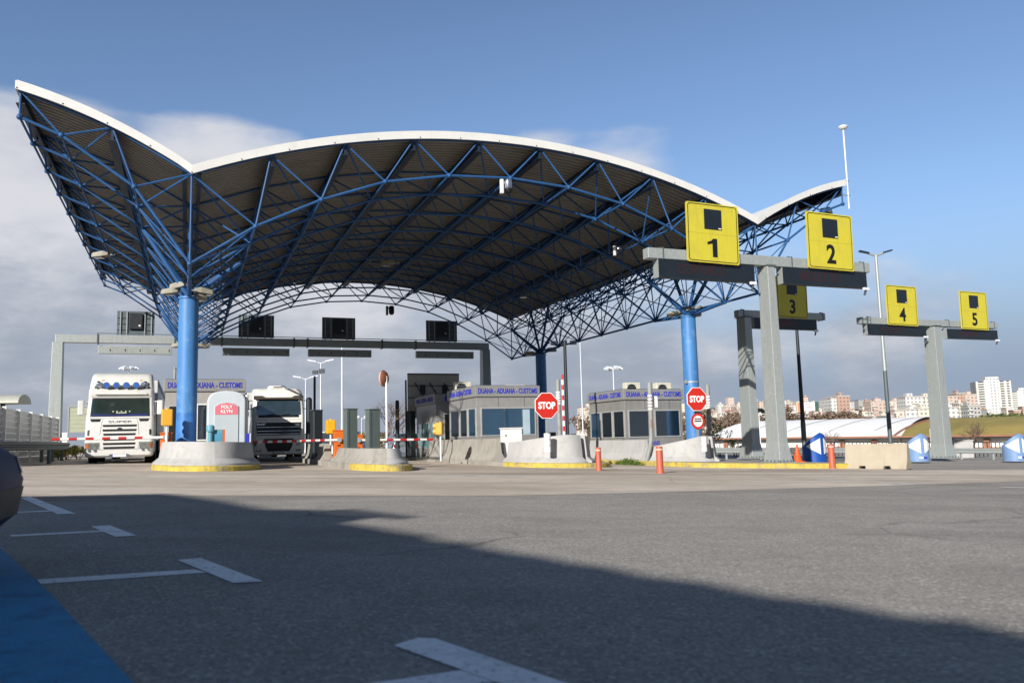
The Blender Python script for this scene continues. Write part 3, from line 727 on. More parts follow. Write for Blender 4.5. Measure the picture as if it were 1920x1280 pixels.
# ------------------------------------------------------------------ things on the islands
# portable toilet
P = at(424, 826, 27.2); P.z = G(P.x, P.y) + .15; zt = zat(P, 733) - P.z; hw = .60
t = thing('portable_toilet', 'pale grey portable toilet with a pink door sign beside the blue column', 'portable toilet', P, AL)
c_ = .32; sh = [(-hw, 0), (hw, 0)] + [(hw - c_ + c_*math.cos(R(a_)), zt - .02 - c_ + c_*math.sin(R(a_))) for a_ in (0, 15, 30, 45, 60, 75)] + [(hw*.35, zt), (0, zt + .015), (-hw*.35, zt)] + [(-hw + c_ - c_*math.cos(R(a_)), zt - .02 - c_ + c_*math.sin(R(a_))) for a_ in (75, 60, 45, 30, 15, 0)]
MB().prism(sh, lambda x, z: (x, 0, z), lambda x, z: (x, 1.2, z)).build('shell', PLASTG, t, bevel=.04)
dr = [(-.38, .05), (.38, .05), (.38, zt - .5), (.24, zt - .40), (0, zt - .36), (-.24, zt - .40), (-.38, zt - .5)]
d = MB().prism(dr, lambda x, z: (x, -.03, z), lambda x, z: (x, .0, z)).build('door', mat('cabin_door', '#afb7ba', .5, 0, .04, 2), t, bevel=.012)
sg = [(-.36, zt - .78), (.36, zt - .78), (.36, zt - .52), (.22, zt - .43), (0, zt - .39), (-.22, zt - .43), (-.36, zt - .52)]
s_ = MB().prism(sg, lambda x, z: (x, -.036, z), lambda x, z: (x, -.031, z)).build('door_sign', PINK, d)
letter(s_, 'POLY', 0, -.042, zt - .53, .15, TXTW, .003); letter(s_, 'KLYN', 0, -.042, zt - .68, .15, TXTW, .003)
MB().tube((hw + .05, .25, 0), (hw + .05, .25, zt - .12), .055, 10).build('vent_pipe', WPAINT, t, smooth=True)
MB().lathe([(.26, 0), (.25, .12), (.15, .24), (.02, .28)], 14, (.12, -.33, 0)).build('step_hump', mat('hump_grey', '#6f7479', .7), t, smooth=True)
# standpipe and hose cabinet
P = at(394, 826, 26.0); P.z = G(P.x, P.y) + .15; zt = zat(P, 797) - P.z
t = thing('standpipe', 'teal standpipe with a wide cap on the left island', 'standpipe', P, AL)
MB().lathe([(.08, 0), (.08, zt - .2), (.12, zt - .2), (.13, zt - .06), (.10, zt), (.02, zt + .01)], 14).build('pipe', TEALP, t, smooth=True)
P = at(408, 826, 26.1); P.z = G(P.x, P.y) + .15; zt = zat(P, 805) - P.z
t = thing('hose_cabinet', 'small teal cabinet with an orange side beside the standpipe', 'cabinet', P, AL)
MB().box(-.18, .15, 0, .25, 0, zt).build('box', TEALP, t, bevel=.01); MB().box(.152, .22, .0, .25, 0, zt).build('orange_side', ORANGE, t)
MB().box(-.12, .1, -.008, -.002, zt - .35, zt - .12).build('label_plate', mat('plate_teal', '#4c93ad', .5), t)
P = at(465, 826, 27.0); P.z = G(P.x, P.y) + .15; zt = zat(P, 812) - P.z
t = thing('blue_post', 'short blue marker with a white edge right of the toilet', 'marker', P, AL)
MB().box(-.09, .05, 0, .05, 0, zt).build('plate', TXTB, t); MB().box(.05, .08, 0, .05, 0, zt).build('white_edge', WPAINT, t)
# lane lights
def lane_light(px, pt, pb, Y, lab, az=AL, m=OCHRE):
    P = at(px, pb, Y); P.z = G(P.x, P.y) + .15; z1 = zat(P, pb) - P.z; z2 = zat(P, pt) - P.z
    t = thing('lane_light', lab, 'traffic light', P, az, 'ochre lane lights')
    MB().box(-.17, .17, -.10, .16, z1, z2).build('housing', m, t, bevel=.03)
    MB().box(-.185, -.171, -.08, .12, z1 + .05, z2 - .05).build('side_lid', m, t)
    for k in (.27, .73):
        zc = z1 + (z2 - z1)*k; MB().tube((0, .16, zc), (0, .27, zc), .10, 12).build('visor', m, t)
    MB().tube((0, 0, 0), (0, 0, z1), .035, 8).build('post', WPAINT, t); MB().lathe([(.05, z2), (.04, z2 + .04)], 8).build('cap', m, t)
lane_light(313, 767, 798, 27.0, 'ochre lane light left of the near left blue column')
lane_light(620, 787, 813, 31.5, 'yellow lane light above the orange gate cabinet behind the truck', m=mat('ochre_bright', '#d9a010', .5))
lane_light(826, 792, 815, 31.2, 'ochre lane light on a white post beside the middle booth', AL + R(60))
# barrier gates
def boom(P0, P1, n, lab, cab=True, start_white=0, cabh=1.05, rad=.045):
    """P0: pivot, P1: tip"""
    t = thing('barrier_gate', lab, 'barrier gate', (P0.x, P0.y, G(P0.x, P0.y) + .15), AL, 'red and white barrier gates')
    Mi = t.matrix_basis if False else (Matrix.Translation(t.location) @ Matrix.Rotation(AL, 4, 'Z')).inverted()
    a_, b_ = Mi @ P0, Mi @ P1; d = b_ - a_; s0 = start_white
    ar = MB(); segs = n*2
    if s0: ar.tube(a_, a_ + d*s0, rad, 10, m=0)
    for i in range(segs):
        q0 = s0 + (1 - s0)*i/segs; q1 = s0 + (1 - s0)*(i + 1)/segs
        ar.tube(a_ + d*q0, a_ + d*q1, rad, 10, m=1 if i % 2 else 0)
    ar.build('arm', [WPAINT, REDP], t)
    if cab:
        MB().box(-.17, .17, .02, .42, 0, cabh).build('cabinet', ORANGE, t, bevel=.015); MB().box(-.19, .19, 0, .44, cabh, cabh + .04).build('lid', ORANGE, t)
        MB().tube((a_.x, a_.y + .1, a_.z), (a_.x, a_.y - .08, a_.z), .09, 12).build('pivot', GALV, t)
        MB().box(-.06, .06, .01, .02, cabh*.5, cabh*.54).build('slot', BLACK, t)
    else: MB().box(-.12, .12, -.02, .3, 0, .9).build('cabinet', GALVD, t, bevel=.01)
boom(onv(311, 819.5, -1.0), onv(97, 823.5, -1.0), 6, 'barrier gate closed in front of the left white truck', start_white=.14, cabh=.95)
boom(onv(636, 824.5, .3), onv(474, 828.5, .3), 8, 'barrier gate closed in front of the dark-grilled right truck', start_white=.12, cabh=1.12)
boom(onv(672, 825.0, .2), onv(812, 823.5, .2), 5, 'barrier gate closed across the empty middle lane', start_white=.1, cabh=.95)
PA = UV(14.35, .2); pz = zat(PA, 815); P2 = PA.copy(); PA.z = pz; P2.z = zat(P2, 701); P2 = at(1054.5, 702, PA.y)
boom(at(1058, 818, PA.y), P2, 6, 'raised barrier gate standing upright beside the middle booth', cab=False, rad=.05)
# steel reader posts
def slab_post(px, pt, u, lab, w=.40, d=.26, m=GREYP, lean=0):
    P = onu(px, 840, u); P.z = G(P.x, P.y) + .12; zt = zat(P, pt) - P.z
    t = thing('reader_post', lab, 'post', P, AL + R(20), 'grey steel reader posts')
    MB().box(-w/2, w/2, 0, d, 0, zt).build('body', m, t, bevel=.012); MB().box(-w/2 - .008, -w/2 + .07, -.012, 0, .1, zt - .05).build('side_strip', GALVD, t)
    MB().box(-w/2 - .02, w/2 + .02, -.02, d + .02, zt, zt + .03).build('cap', GALVD, t)
slab_post(661, 767, 5.3, 'left one of two grey steel posts on the mirror-pole island')
slab_post(703, 768, 5.6, 'right one of two grey steel posts on the mirror-pole island', m=GREYP)
slab_post(596, 769, 4.9, 'dark steel post right behind the right truck cab', .42, m=DARKM)
slab_post(774, 771, 10.7, 'dark steel post at the left of the rear booth', .36, m=DARKM)
def plain_pole(px, pt, pb, u, r, lab, m=DARKM, bands=None, name='dark_pole', cat='pole'):
    P = onu(px, pb, u); P.z = G(P.x, P.y) + .1; zt = zat(P, pt) - P.z
    t = thing(name, lab, cat, P, AL)
    MB().tube((0, 0, 0), (0, 0, zt), r, 14).lathe([(r, zt), (r*.6, zt + r*.5), (.01, zt + r*.6)], 14).build('pole', m, t, smooth=True)
    if bands:
        b = MB()
        for q in bands: zq = zat(P, q) - P.z; b.lathe([(r + .006, zq), (r + .006, zq + .09)], 14)
        b.build('bands', mat('band_brown', '#8d7457', .7), t)
    return t
plain_pole(745.5, 752, 838, 9.9, .095, 'dark round pole with brown bands left of the rear booth', bands=(770, 776, 781, 786))
plain_pole(762, 713, 838, 10.5, .045, 'tall thin dark pole at the corner of the rear booth')
plain_pole(579, 748, 838, 4.9, .13, 'thick black pipe rising behind the right truck cab')
plain_pole(589.5, 706, 838, 5.0, .05, 'thin dark stack pipe between the truck cab and steel post')
plain_pole(1065.5, 640, 838, 15.0, .06, 'tall dark lamp post beside the raised barrier arm')
def rust_pole(pts, r, Y, lab, bands):
    P = at(pts[-1][0], pts[-1][1], Y); zg = G(P.x, P.y) + .12
    W3 = [at(x, y, Y) for x, y in pts]; org = Vector((W3[-1].x, W3[-1].y, zg)); W3[-1].z = zg
    t = thing('weathered_pole', lab, 'pole', org, 0, 'weathered round poles by the booths')
    b = MB(); b.path([p - org for p in W3], r, 14); b.ball(W3[0] - org, r, 8, sz=.5); b.build('pole', RUST, t, smooth=True)
    q = MB(); a_, b_ = W3[0] - org, W3[1] - org
    for k in bands: p = a_ + (b_ - a_)*k; q.tube(p, p + (b_ - a_).normalized()*.07, r + .008, 14)
    q.build('white_bands', WPAINT, t)
rust_pole([(1217.5, 718), (1221, 820), (1219, 838), (1211, 860)], .085, 31.6, 'bent rusty pole with white bands in front of the right booth', (.22, .28, .34, .40, .46))
rust_pole([(1326, 722), (1331, 812), (1332, 850)], .085, 33.0, 'rusty pole with white bands behind the second stop sign', (.22, .28, .34, .40, .46))
rust_pole([(1045.5, 713), (1049, 800), (1050, 850)], .085, 31.8, 'grey and rust pole with white bands behind the first stop sign', (.24, .30, .36, .42, .48))
P = at(1228, 754, 31.9); t = thing('white_box', 'small white box beside the bent rusty pole', 'box', P, AL)
MB().box(-.06, .10, -.05, .05, -.2, .24).build('body', WPAINT, t, bevel=.01); MB().box(-.16, -.06, -.01, .01, .05, .09).build('bracket', GALV, t)
# mirror on a pole
P = gp(725.5, 862, .19); zt = 0
t = thing('traffic_mirror', 'round traffic mirror seen from its brown back on a white pole', 'traffic mirror', P, AL)
zp = zat(P, 705) - P.z
MB().tube((0, 0, 0), (0, 0, zp), .042, 10).build('pole', WPAINT, t, smooth=True)
Mm = Matrix.Translation((-.06, .10, zp - .08)) @ Matrix.Rotation(R(48), 4, 'Z') @ Matrix.Rotation(R(90), 4, 'X')
def lathe_M(prof, n, M):
    b = MB(); b.lathe(prof, n); b.v = [tuple(M @ Vector(p)) for p in b.v]; return b
lathe_M([(.03, .14), (.16, .12), (.27, .05), (.29, .0)], 24, Mm).build('back_shell', mat('mirror_back', '#7d4a38', .6, 0, .1, 4), t, smooth=True)
lathe_M([(.29, .0), (.315, -.01), (.315, -.06), (.29, -.06)], 24, Mm).build('rim', mat('mirror_rim', '#c49a86', .5), t, smooth=True)
MB().tube((0, 0, zp - .1), (-.08, .03, zp - .1), .04, 8).build('clamp', GALV, t)
# white cabinet, markers
P = at(962, 835, 31.2); P.z = G(P.x, P.y) + .15; zt = zat(P, 803) - P.z
t = thing('electric_cabinet', 'white electric cabinet behind the tall concrete wall', 'cabinet', P, AL)
MB().box(-.38, .38, 0, .35, 0, zt).build('box', WPAINT, t, bevel=.012); MB().box(-.41, .41, -.03, .38, zt, zt + .035).build('lid', WPAINT, t); MB().box(-.30, -.26, -.008, 0, zt - .3, zt - .22).build('lock', BLACK, t)
def marker(px, py, pb, Y, lab, r=.115):
    P = at(px, pb, Y); z1 = zat(P, py)
    t = thing('marker_post', lab, 'marker', P, AL, 'white round marker posts in the wall slots')
    MB().tube((0, 0, 0), (0, 0, z1 - P.z), r, 16).build('body', WPAINT, t, smooth=True)
    b = MB()
    for k in (.33, .66): b.lathe([(r + .003, (z1 - P.z)*k), (r + .003, (z1 - P.z)*k + .015)], 16)
    b.build('ring', mat('ring_red', '#a86a60', .5), t)

marker(1027, 812, 847, 27.6, 'white round marker post in the wall slot below the first stop sign')
marker(1321, 818, 846, 30.2, 'pale round marker post in the wall slot below the second stop sign', .10)
# ------------------------------------------------------------------ signs
def octa(r): return [(r/math.cos(R(22.5))*math.cos(R(22.5 + 45*i)), r/math.cos(R(22.5))*math.sin(R(22.5 + 45*i))) for i in range(8)]
def circ(r, n=28): return [(r*math.cos(2*math.pi*i/n), r*math.sin(2*math.pi*i/n)) for i in range(n)]
def plate(poly, y0, y1, zc, xc=0): return MB().prism(poly, lambda x, z: (xc + x, y0, zc + z), lambda x, z: (xc + x, y1, zc + z))
def stop_sign(px, py, Y, lab, second=False):
    C = at(px, py, Y); P = Vector((C.x, C.y, G(C.x, C.y) + .15)); zc = C.z - P.z
    t = thing('stop_sign', lab, 'stop sign', P, AL + R(2))
    MB().box(-.04, .04, .03, .07, 0, zc + .3).build('post', GALV, t)
    p = plate(octa(.45), 0, .02, zc).build('plate', WPAINT, t)
    f = plate(octa(.425), -.004, -.001, zc).build('red_face', REDS, p); letter(f, 'STOP', 0, -.009, zc - .01, .33, TXTW, .012, width=.66)
    if second:
        z2 = zc - .84
        q = plate(circ(.305), 0, .02, z2).build('round_plate', REDS, t); g = plate(circ(.215), -.004, -.001, z2).build('white_face', WPAINT, q)
        MB().box(-.165, .165, -.009, -.005, z2 - .02, z2 + .025).build('bar', TXTK, g); letter(g, 'ADUANA', 0, -.008, z2 + .085, .075, TXTK, .002)
        MB().box(-.12, .12, .021, .04, z2 + .28, z2 + .40).build('bracket', DARKM, t)
stop_sign(1025, 760, 28.6, 'red stop sign above the tall curved wall beside the middle booth')
stop_sign(1306.5, 748, 31.3, 'red stop sign with a round no-passing sign below it by the blue column', True)

def rrect(x0, x1, z0, z1, r, n=4):
    o = []
    for cx, cz_, a0 in ((x1 - r, z0 + r, -90), (x1 - r, z1 - r, 0), (x0 + r, z1 - r, 90), (x0 + r, z0 + r, 180)):
        o += [(cx + r*math.cos(R(a0 + 90*i/n)), cz_ + r*math.sin(R(a0 + 90*i/n))) for i in range(n + 1)]
    return o
LED = {'C': '01110 10001 10000 10000 10000 10001 01110', 'E': '11111 10000 10000 11110 10000 10000 11111', 'R': '11110 10001 10001 11110 10100 10010 10001',
       'A': '01110 10001 10001 11111 10001 10001 10001', 'D': '11110 10001 10001 10001 10001 10001 11110', 'O': '01110 10001 10001 10001 10001 10001 01110',
       'B': '11110 10001 10001 11110 10001 10001 11110', 'I': '01110 00100 00100 00100 00100 00100 01110', 'T': '11111 00100 00100 00100 00100 00100 00100'}
LEDR = emis('led_red', '#b4452a', .08); PANELK = mat('panel_black', '#1b2127', .3, 0, .1, 2, coat=.3); DISP = mat('display_case', '#2a3138', .45, .2, .1, 2)
def board(t, u0, u1, z0, z1, y, num):
    """yellow lane number board: local x = u"""
    b = plate(rrect(u0, u1, z0, z1, .07), y - .05, y, 0).build('number_board', SIGNY, t); w = u1 - u0; h = z1 - z0; xc = (u0 + u1)/2
    k = MB(); o = rrect(u0 + .05*w/2, u1 - .05*w/2, z0 + .02*h, z1 - .02*h, .10, 6); i = rrect(u0 + .05*w/2 + .028, u1 - .05*w/2 - .028, z0 + .02*h + .028, z1 - .02*h - .028, .08, 6)
    n = len(o); k.add([(x, y - .054, z) for x, z in o] + [(x, y - .054, z) for x, z in i], [(a_, (a_ + 1) % n, n + (a_ + 1) % n, n + a_) for a_ in range(n)])
    k.build('border', TXTK, b)
    MB().box(xc - .165*w, xc + .165*w, y - .075, y - .05, z0 + .565*h, z0 + .90*h).build('signal_panel', PANELK, b)
    MB().box(xc + .10*w, xc + .155*w, y - .079, y - .076, z0 + .575*h, z0 + .592*h).build('sticker', WPAINT, b)
    MB().box(u0 + .01, u1 - .01, y - .0525, y - .0515, z0 + .485*h, z0 + .49*h).build('seam', mat('seam_olive', '#a89a20', .5), b)
    if num == '1':
        q = z0 + .1*h; H = .31*h; Wd = .15*w
        MB().prism([(xc - .02*w, q), (xc + .07*w, q), (xc + .07*w, q + H), (xc + .0*w, q + H), (xc - .04*w, q + H*.88), (xc - .115*w, q + H*.80), (xc - .115*w, q + H*.66), (xc - .06*w, q + H*.70), (xc - .02*w, q + H*.73)], lambda x, z: (x, y - .061, z), lambda x, z: (x, y - .052, z)).build('number', TXTK, b)
    else: letter(b, num, xc, y - .056, z0 + .255*h, .46*h/1.0, TXTK, .012*h, sx=.9, name='number')
    MB().box(u0 + .25*w, u0 + .3*w, y, y + .1, z0, z1).build('back_rail', GALV, b); MB().box(u1 - .3*w, u1 - .25*w, y, y + .1, z0, z1).build('back_rail', GALV, b)
    return b
def display(t, u0, u1, z0, z1, y, word):
    d = MB().box(u0, u1, y, y + .28, z0, z1).build('display', DISP, t, bevel=.01)
    MB().box(u0 - .012, u0 - .001, y - .02, y + .30, z0 - .01, z1 + .01).build('end_plate', GALV, d)
    MB().box(u0 + .03, u1 - .03, y - .006, y - .001, z0 + .03, z1 - .03).build('glass_front', PANELK, d)
    H = (z1 - z0)*.5; px = H/7; n = len(word); x = (u0 + u1)/2 - n*6*px/2 - (u1 - u0)*.06; b = MB()
    for ch in word:
        rows = LED[ch].split()
        for r in range(7):
            for c in range(5):
                if rows[r][c] == '1':
                    zc = z0 + (z1 - z0)*.25 + (6.5 - r)*px; xc = x + (c + .5)*px; q = px*.36
                    b.box(xc - q, xc + q, y - .012, y - .0095, zc - q, zc + q)
        x += 6*px
    b.build('led_lettering', LEDR, d)
    cm = MB().box(u1 - .28, u1 - .02, y - .12, y - .03, z0 - .10, z0 + .0).build('camera_box', LAMPW, d, bevel=.01); MB().tube((u1 - .14, y - .05, z0 - .1), (u1 - .12, y + .05, z0 - .26), .04, 8).build('camera_arm', GALVD, cm)
def taper_post(t, u, v, z1, w, d, w2, d2, m=GALV):
    """rectangular tapering steel leg with a flared bolted foot"""
    rg = []
    for f, z in ((1.45, .04), (1.42, .10), (1.0, .75), (1.0, .80)): rg.append((w*f if f > 1 else w, d*(1 + (f - 1)*.7), z))
    rg.append((w2, d2, z1))
    o = MB().loft([[(u - a_/2, v - b_/2, z), (u + a_/2, v - b_/2, z), (u + a_/2, v + b_/2, z), (u - a_/2, v + b_/2, z)] for a_, b_, z in rg]).build('leg', m, t, bevel=.02)
    MB().box(u - w*.85, u + w*.85, v - d*.78, v + d*.78, 0, .04).build('foot_plate', m, o)
    g = MB()
    for k in range(5):
        x = u - w*.75 + w*1.5*k/4; g.tube((x, v - d*.72, .04), (x, v - d*.72, .12), .025, 6)
        y = v - d*.6 + d*1.2*k/4; g.tube((u - w*.78, y, .04), (u - w*.78, y, .12), .025, 6)
    g.build('bolts', GALVD, o); q = MB()
    for k in range(5):
        x = u - w2*.45 + w2*.9*k/4; q.tube((x, v - d2/2 - .05, z1 - .03), (x, v - d2/2 - .05, z1 + .03), .02, 6)
    q.box(u - w2*.62, u + w2*.62, v - d2*.6, v + d2*.6, z1 - .012, z1 + .012); q.build('top_flange', GALVD, o)
    MB().box(u - w/2 - .006, u - w/2 + .02, v - .12, v + .02, 1.3, 1.65).build('hatch', m, o)
    return o
def gantry(lab, v, post_px, beam_px, boards, disps, w=.40, d=.66, arm=.36):
    """all inputs are survey points on the plane v"""
    PB = onv(post_px[0], post_px[1], v); P = Vector((PB.x, PB.y, G(PB.x, PB.y) + .15)); u0 = uv_of(P)[0]
    t = thing('lane_sign_gantry', lab, 'sign gantry', P, AL, 'lane sign gantries before the canopy')
    def loc(px, py, dv=0): q = onv(px, py, v + dv); return uv_of(q)[0] - u0, q.z - P.z
    (ua, za), (ub, zb) = loc(*beam_px[0], -.18), loc(*beam_px[1], -.18); zm = (za + zb)/2
    taper_post(t, 0, 0, zm, w, d, w*.82, d*.82)
    bm = MB().box(ua, ub, -.18, .18, zm, zm + arm).build('beam', GALV, t, bevel=.02)
    for k in (.06, .36, .62, .97):
        s = MB(); x = ua + (ub - ua)*k; s.box(x - .02, x + .02, -.20, .20, zm - .02, zm + arm + .03); s.box(x - .03, x + .03, -.05, .05, zm + arm, zm + arm + .07); s.build('joint_flange', GALVD, bm)
    for c4, n in boards:
        mid = lambda i, j: ((c4[i][0] + c4[j][0])/2, (c4[i][1] + c4[j][1])/2)
        a0, a1, b0, b1 = loc(*mid(0, 3), -.29)[0], loc(*mid(1, 2), -.29)[0], loc(*mid(2, 3), -.29)[1], loc(*mid(0, 1), -.29)[1]
        bd = board(t, a0, a1, b0, b1, -.24, n); c_ = Matrix.Translation(((a0 + a1)/2, 0, (b0 + b1)/2)); bd.matrix_local = c_ @ Matrix.Rotation(.018, 4, 'Y') @ c_.inverted()
    for (x0, y0, x1, y1, wd) in disps:
        (a0, b0), (a1, b1) = loc(x0, y0, -.14), loc(x1, y1, -.14); display(t, a0, a1, b0, b1, -.14, wd)
    return t
gantry('galvanised sign gantry carrying the big yellow boards 1 and 2', -7.0, (1459, 864), ((1216, 486), (1631, 508)), [(((1286, 377), (1383, 387.5), (1386.5, 496), (1289.5, 490.5)), '1'), (((1511.5, 397), (1598, 404), (1600.5, 508.5), (1516, 502)), '2')],
       [(1235, 519, 1414, 495, 'CERRADO'), (1468, 531, 1624, 508.5, 'ABIERTO')])
gantry('dark single-armed sign gantry carrying the yellow board 3', 2.9, (1410, 862), ((1385, 596), (1548, 598)), [(((1455, 517), (1512, 521), (1515, 596), (1458, 596)), '3')], [(1414, 615, 1531, 599, 'ABIERTO')], w=.5, d=.8, arm=.36)
gantry('galvanised sign gantry carrying the small yellow boards 4 and 5', 1.6, (1768, 859), ((1616, 606), (1872, 616)), [(((1661, 533.5), (1718.5, 538), (1721, 611.5), (1664.5, 608.5)), '4'), (((1798.5, 545), (1850, 549), (1853, 619), (1803.5, 616.5)), '5')],
       [(1627, 627, 1736, 610, 'ABIERTO'), (1776, 634, 1870, 619, 'CERRADO')], w=.55, d=.85, arm=.34)
# rear gantry, seen from behind
v = 23.0; P = onv(108, 862, v); P.z = G(P.x, P.y); u0 = uv_of(P)[0]
t = thing('rear_sign_gantry', 'long galvanised gantry behind the canopy with four sign boards seen from the back', 'sign gantry', P, AL)
zz0 = P.z
BG = [(-3.97, -1.92), (2.93, 5.08), (8.11, 10.27), (15.12, 17.33)]; DG = [(-4.92, -.90), (2.0, 6.03), (7.2, 11.3), (14.35, 18.45)]
o = MB().box(-7.15 - u0, 19.55 - u0, -.2, .2, 6.15 - zz0, 6.62 - zz0).build('beam', GALV, t, bevel=.02)
s = MB()
for u in (-4.95, -.75, 1.95, 6.3, 7.15, 12.0, 14.3): s.box(u - u0 - .04, u - u0 + .04, -.24, .24, 6.1 - zz0, 6.68 - zz0)
s.box(-5 - u0, 19.4 - u0, -.22, -.19, 6.70 - zz0, 6.74 - zz0); s.build('joint_flange', GALVD, o)
for uL in (-7.0, 19.3):
    pz = UV(uL, v).z; MB().loft([[(uL - u0 - a_, -b_, z), (uL - u0 + a_, -b_, z), (uL - u0 + a_, b_, z), (uL - u0 - a_, b_, z)] for a_, b_, z in ((.34, .42, pz - zz0), (.27, .32, 6.15 - zz0))]).build('leg', GALV, t, bevel=.02)
PBK = mat('sign_back', '#59646a', .5, .2, .1, 2, streak=.15)
for (a_, b_), (c_, d_) in zip(BG, DG):
    f = MB().box(a_ - u0, b_ - u0, .16, .22, 6.7 - zz0, 8.14 - zz0).build('number_board', PBK, t)
    for k in (.09, .26, .74, .92): x = a_ + (b_ - a_)*k - u0; MB().box(x - .03, x + .03, .09, .16, 6.5 - zz0, 8.1 - zz0).build('back_rail', GALV, f)
    h = MB()
    for k in (.2, .45, .7): zq = 6.7 + 1.44*k - zz0; h.box(a_ - u0 + .02, b_ - u0 - .02, .13, .16, zq - .015, zq + .015)
    h.build('cross_rail', DARKM, f); xm = (a_ + b_)/2 - u0
    MB().box(xm - .36, xm + .36, -.02, .13, 7.05 - zz0, 8.0 - zz0).build('signal_box', DARKM, f, bevel=.01); MB().box(xm + .16, xm + .26, -.03, -.022, 7.2 - zz0, 7.3 - zz0).build('sticker', WPAINT, f)
    dd = MB().box(c_ - u0, d_ - u0, -.05, .2, 5.53 - zz0, 6.0 - zz0).build('display', GALV, t, bevel=.01)
    e = MB()
    for k in range(5):
        x0 = c_ - u0 + (d_ - c_)*k/5 + .03; x1 = c_ - u0 + (d_ - c_)*(k + 1)/5 - .03
        e.box(x0, x1, -.058, -.052, 5.57 - zz0, 5.96 - zz0)
    e.build('cabinet_door', mat('cab_door_grey', '#9aa09c', .5, .3, .08, 2), dd); l = MB()
    for k in range(5): x1 = c_ - u0 + (d_ - c_)*(k + .8)/5; l.box(x1 - .02, x1 + .02, -.075, -.06, 5.68 - zz0, 5.82 - zz0)
    l.build('latch', BLACK, dd)

# ------------------------------------------------------------------ road furniture
def bollard(px, pb, pt, lab, d):
    P = gp(px, pb); zt = zat(P, pt) - P.z; r = d/2
    t = thing('bollard', lab, 'bollard', P, 0, 'orange flexible bollards')
    MB().lathe([(r*1.15, 0), (r*1.15, .03), (r, .05), (r*.97, zt - .04), (r*.9, zt)], 20).build('tube', ORB, t, smooth=True)
    MB().lathe([(r*1.02, zt - .10), (r*1.02, zt - .06)], 20).build('band', mat('band_pale', '#dcb7a6', .5), t)
bollard(1123, 882, 838.5, 'left orange bollard on the concrete before the right-hand booth', .17)
bollard(1238, 887, 836.5, 'middle orange bollard, nearest to the camera', .19)
bollard(1561, 878, 832.5, 'right orange bollard at the end of the yellow kerb', .205)
P = gp(1496, 866, .17); h = zat(P, 833) - P.z
t = thing('traffic_cone', 'narrow orange traffic cone behind the yellow kerb', 'traffic cone', P, 0)
MB().lathe([(.17, .03), (.15, .05), (.035, h - .02), (.03, h)], 16).build('cone', mat('cone_orange', '#d9531f', .5, 0, .08, 3), t, smooth=True); MB().box(-.2, .2, -.2, .2, 0, .03).build('foot', ORANGE, t)
def beacon(px, pb, pt, lab, m, Y=None, turn=0, plate_=False, r=.50):
    P = gp(px, pb, .0) if Y is None else at(px, pb, Y)
    z1 = zat(P, pt) - P.z
    t = thing('lane_divider_beacon', lab, 'lane divider', P, turn, 'blue lane-divider beacons with white arrows')
    n = 36; rg0 = []; rg1 = []; top = []
    def hh(a_): x = min(1, abs(a_)/R(100)); return z1*(1 - .42*x**1.25)
    b = MB(); A_ = [R(-150) + R(300)*i/n for i in range(n + 1)]
    lo = [(r*math.sin(a_), -r*math.cos(a_), 0) for a_ in A_]; hi = [(r*math.sin(a_)*.97, -r*math.cos(a_)*.97, hh(a_)) for a_ in A_]; inn = [(r*math.sin(a_)*.82, -r*math.cos(a_)*.82, hh(a_) + .03) for a_ in A_]
    b.loft([lo, hi, inn, [(0, .1, z1*.86)]*(n + 1)], closed=False, caps=False); b.add([lo[0], lo[-1], hi[-1], hi[0]], [(0, 1, 2, 3)]); b.build('body', m, t, smooth=True)
    zc = z1*.57
    for s in (-1, 1):
        tri = MB(); N = 12; a0, a1 = R(9), R(80); top_ = []; bot = []
        for i in range(N + 1):
            a_ = s*(a0 + (a1 - a0)*i/N); hgt = z1*.27*(1 - i/N) + .004; zt_ = min(zc + hgt, hh(a_) - .05)
            rr = r*(1.004 - .03*(zt_/z1)) + .004; top_.append((rr*math.sin(a_), -rr*math.cos(a_), zt_)); rb = r*1.0 + .004; bot.append((rb*math.sin(a_), -rb*math.cos(a_), zc - hgt))
        tri.loft([bot, top_], closed=False, caps=False); tri.build('arrow', WPAINT, t, smooth=True)
    if plate_:
        q = MB(); q.box(-.17, .0, -r - .012, -r + .06, .13, .22); q.build('label_plate', WPAINT, t); MB().box(.002, .17, -r - .012, -r + .05, .13, .22).build('blue_plate', TXTB, t)
    return t
beacon(1528, 868, 812, 'dark blue lane-divider beacon with white arrows beside the traffic cone', mat('beacon_blue', '#164a9a', .4, 0, .08, 2, streak=.1), Y=35.5, turn=R(22))
BPALE = mat('beacon_pale', '#6f8cb2', .45, 0, .08, 2, streak=.1)
beacon(1721, 864.5, 813, 'pale blue lane-divider beacon right of the beige barrier block', BPALE, Y=37.5, turn=R(2), plate_=True)
beacon(1903, 863.5, 813, 'pale blue lane-divider beacon at the right edge of the picture', BPALE, Y=39.5, turn=R(5), plate_=True)
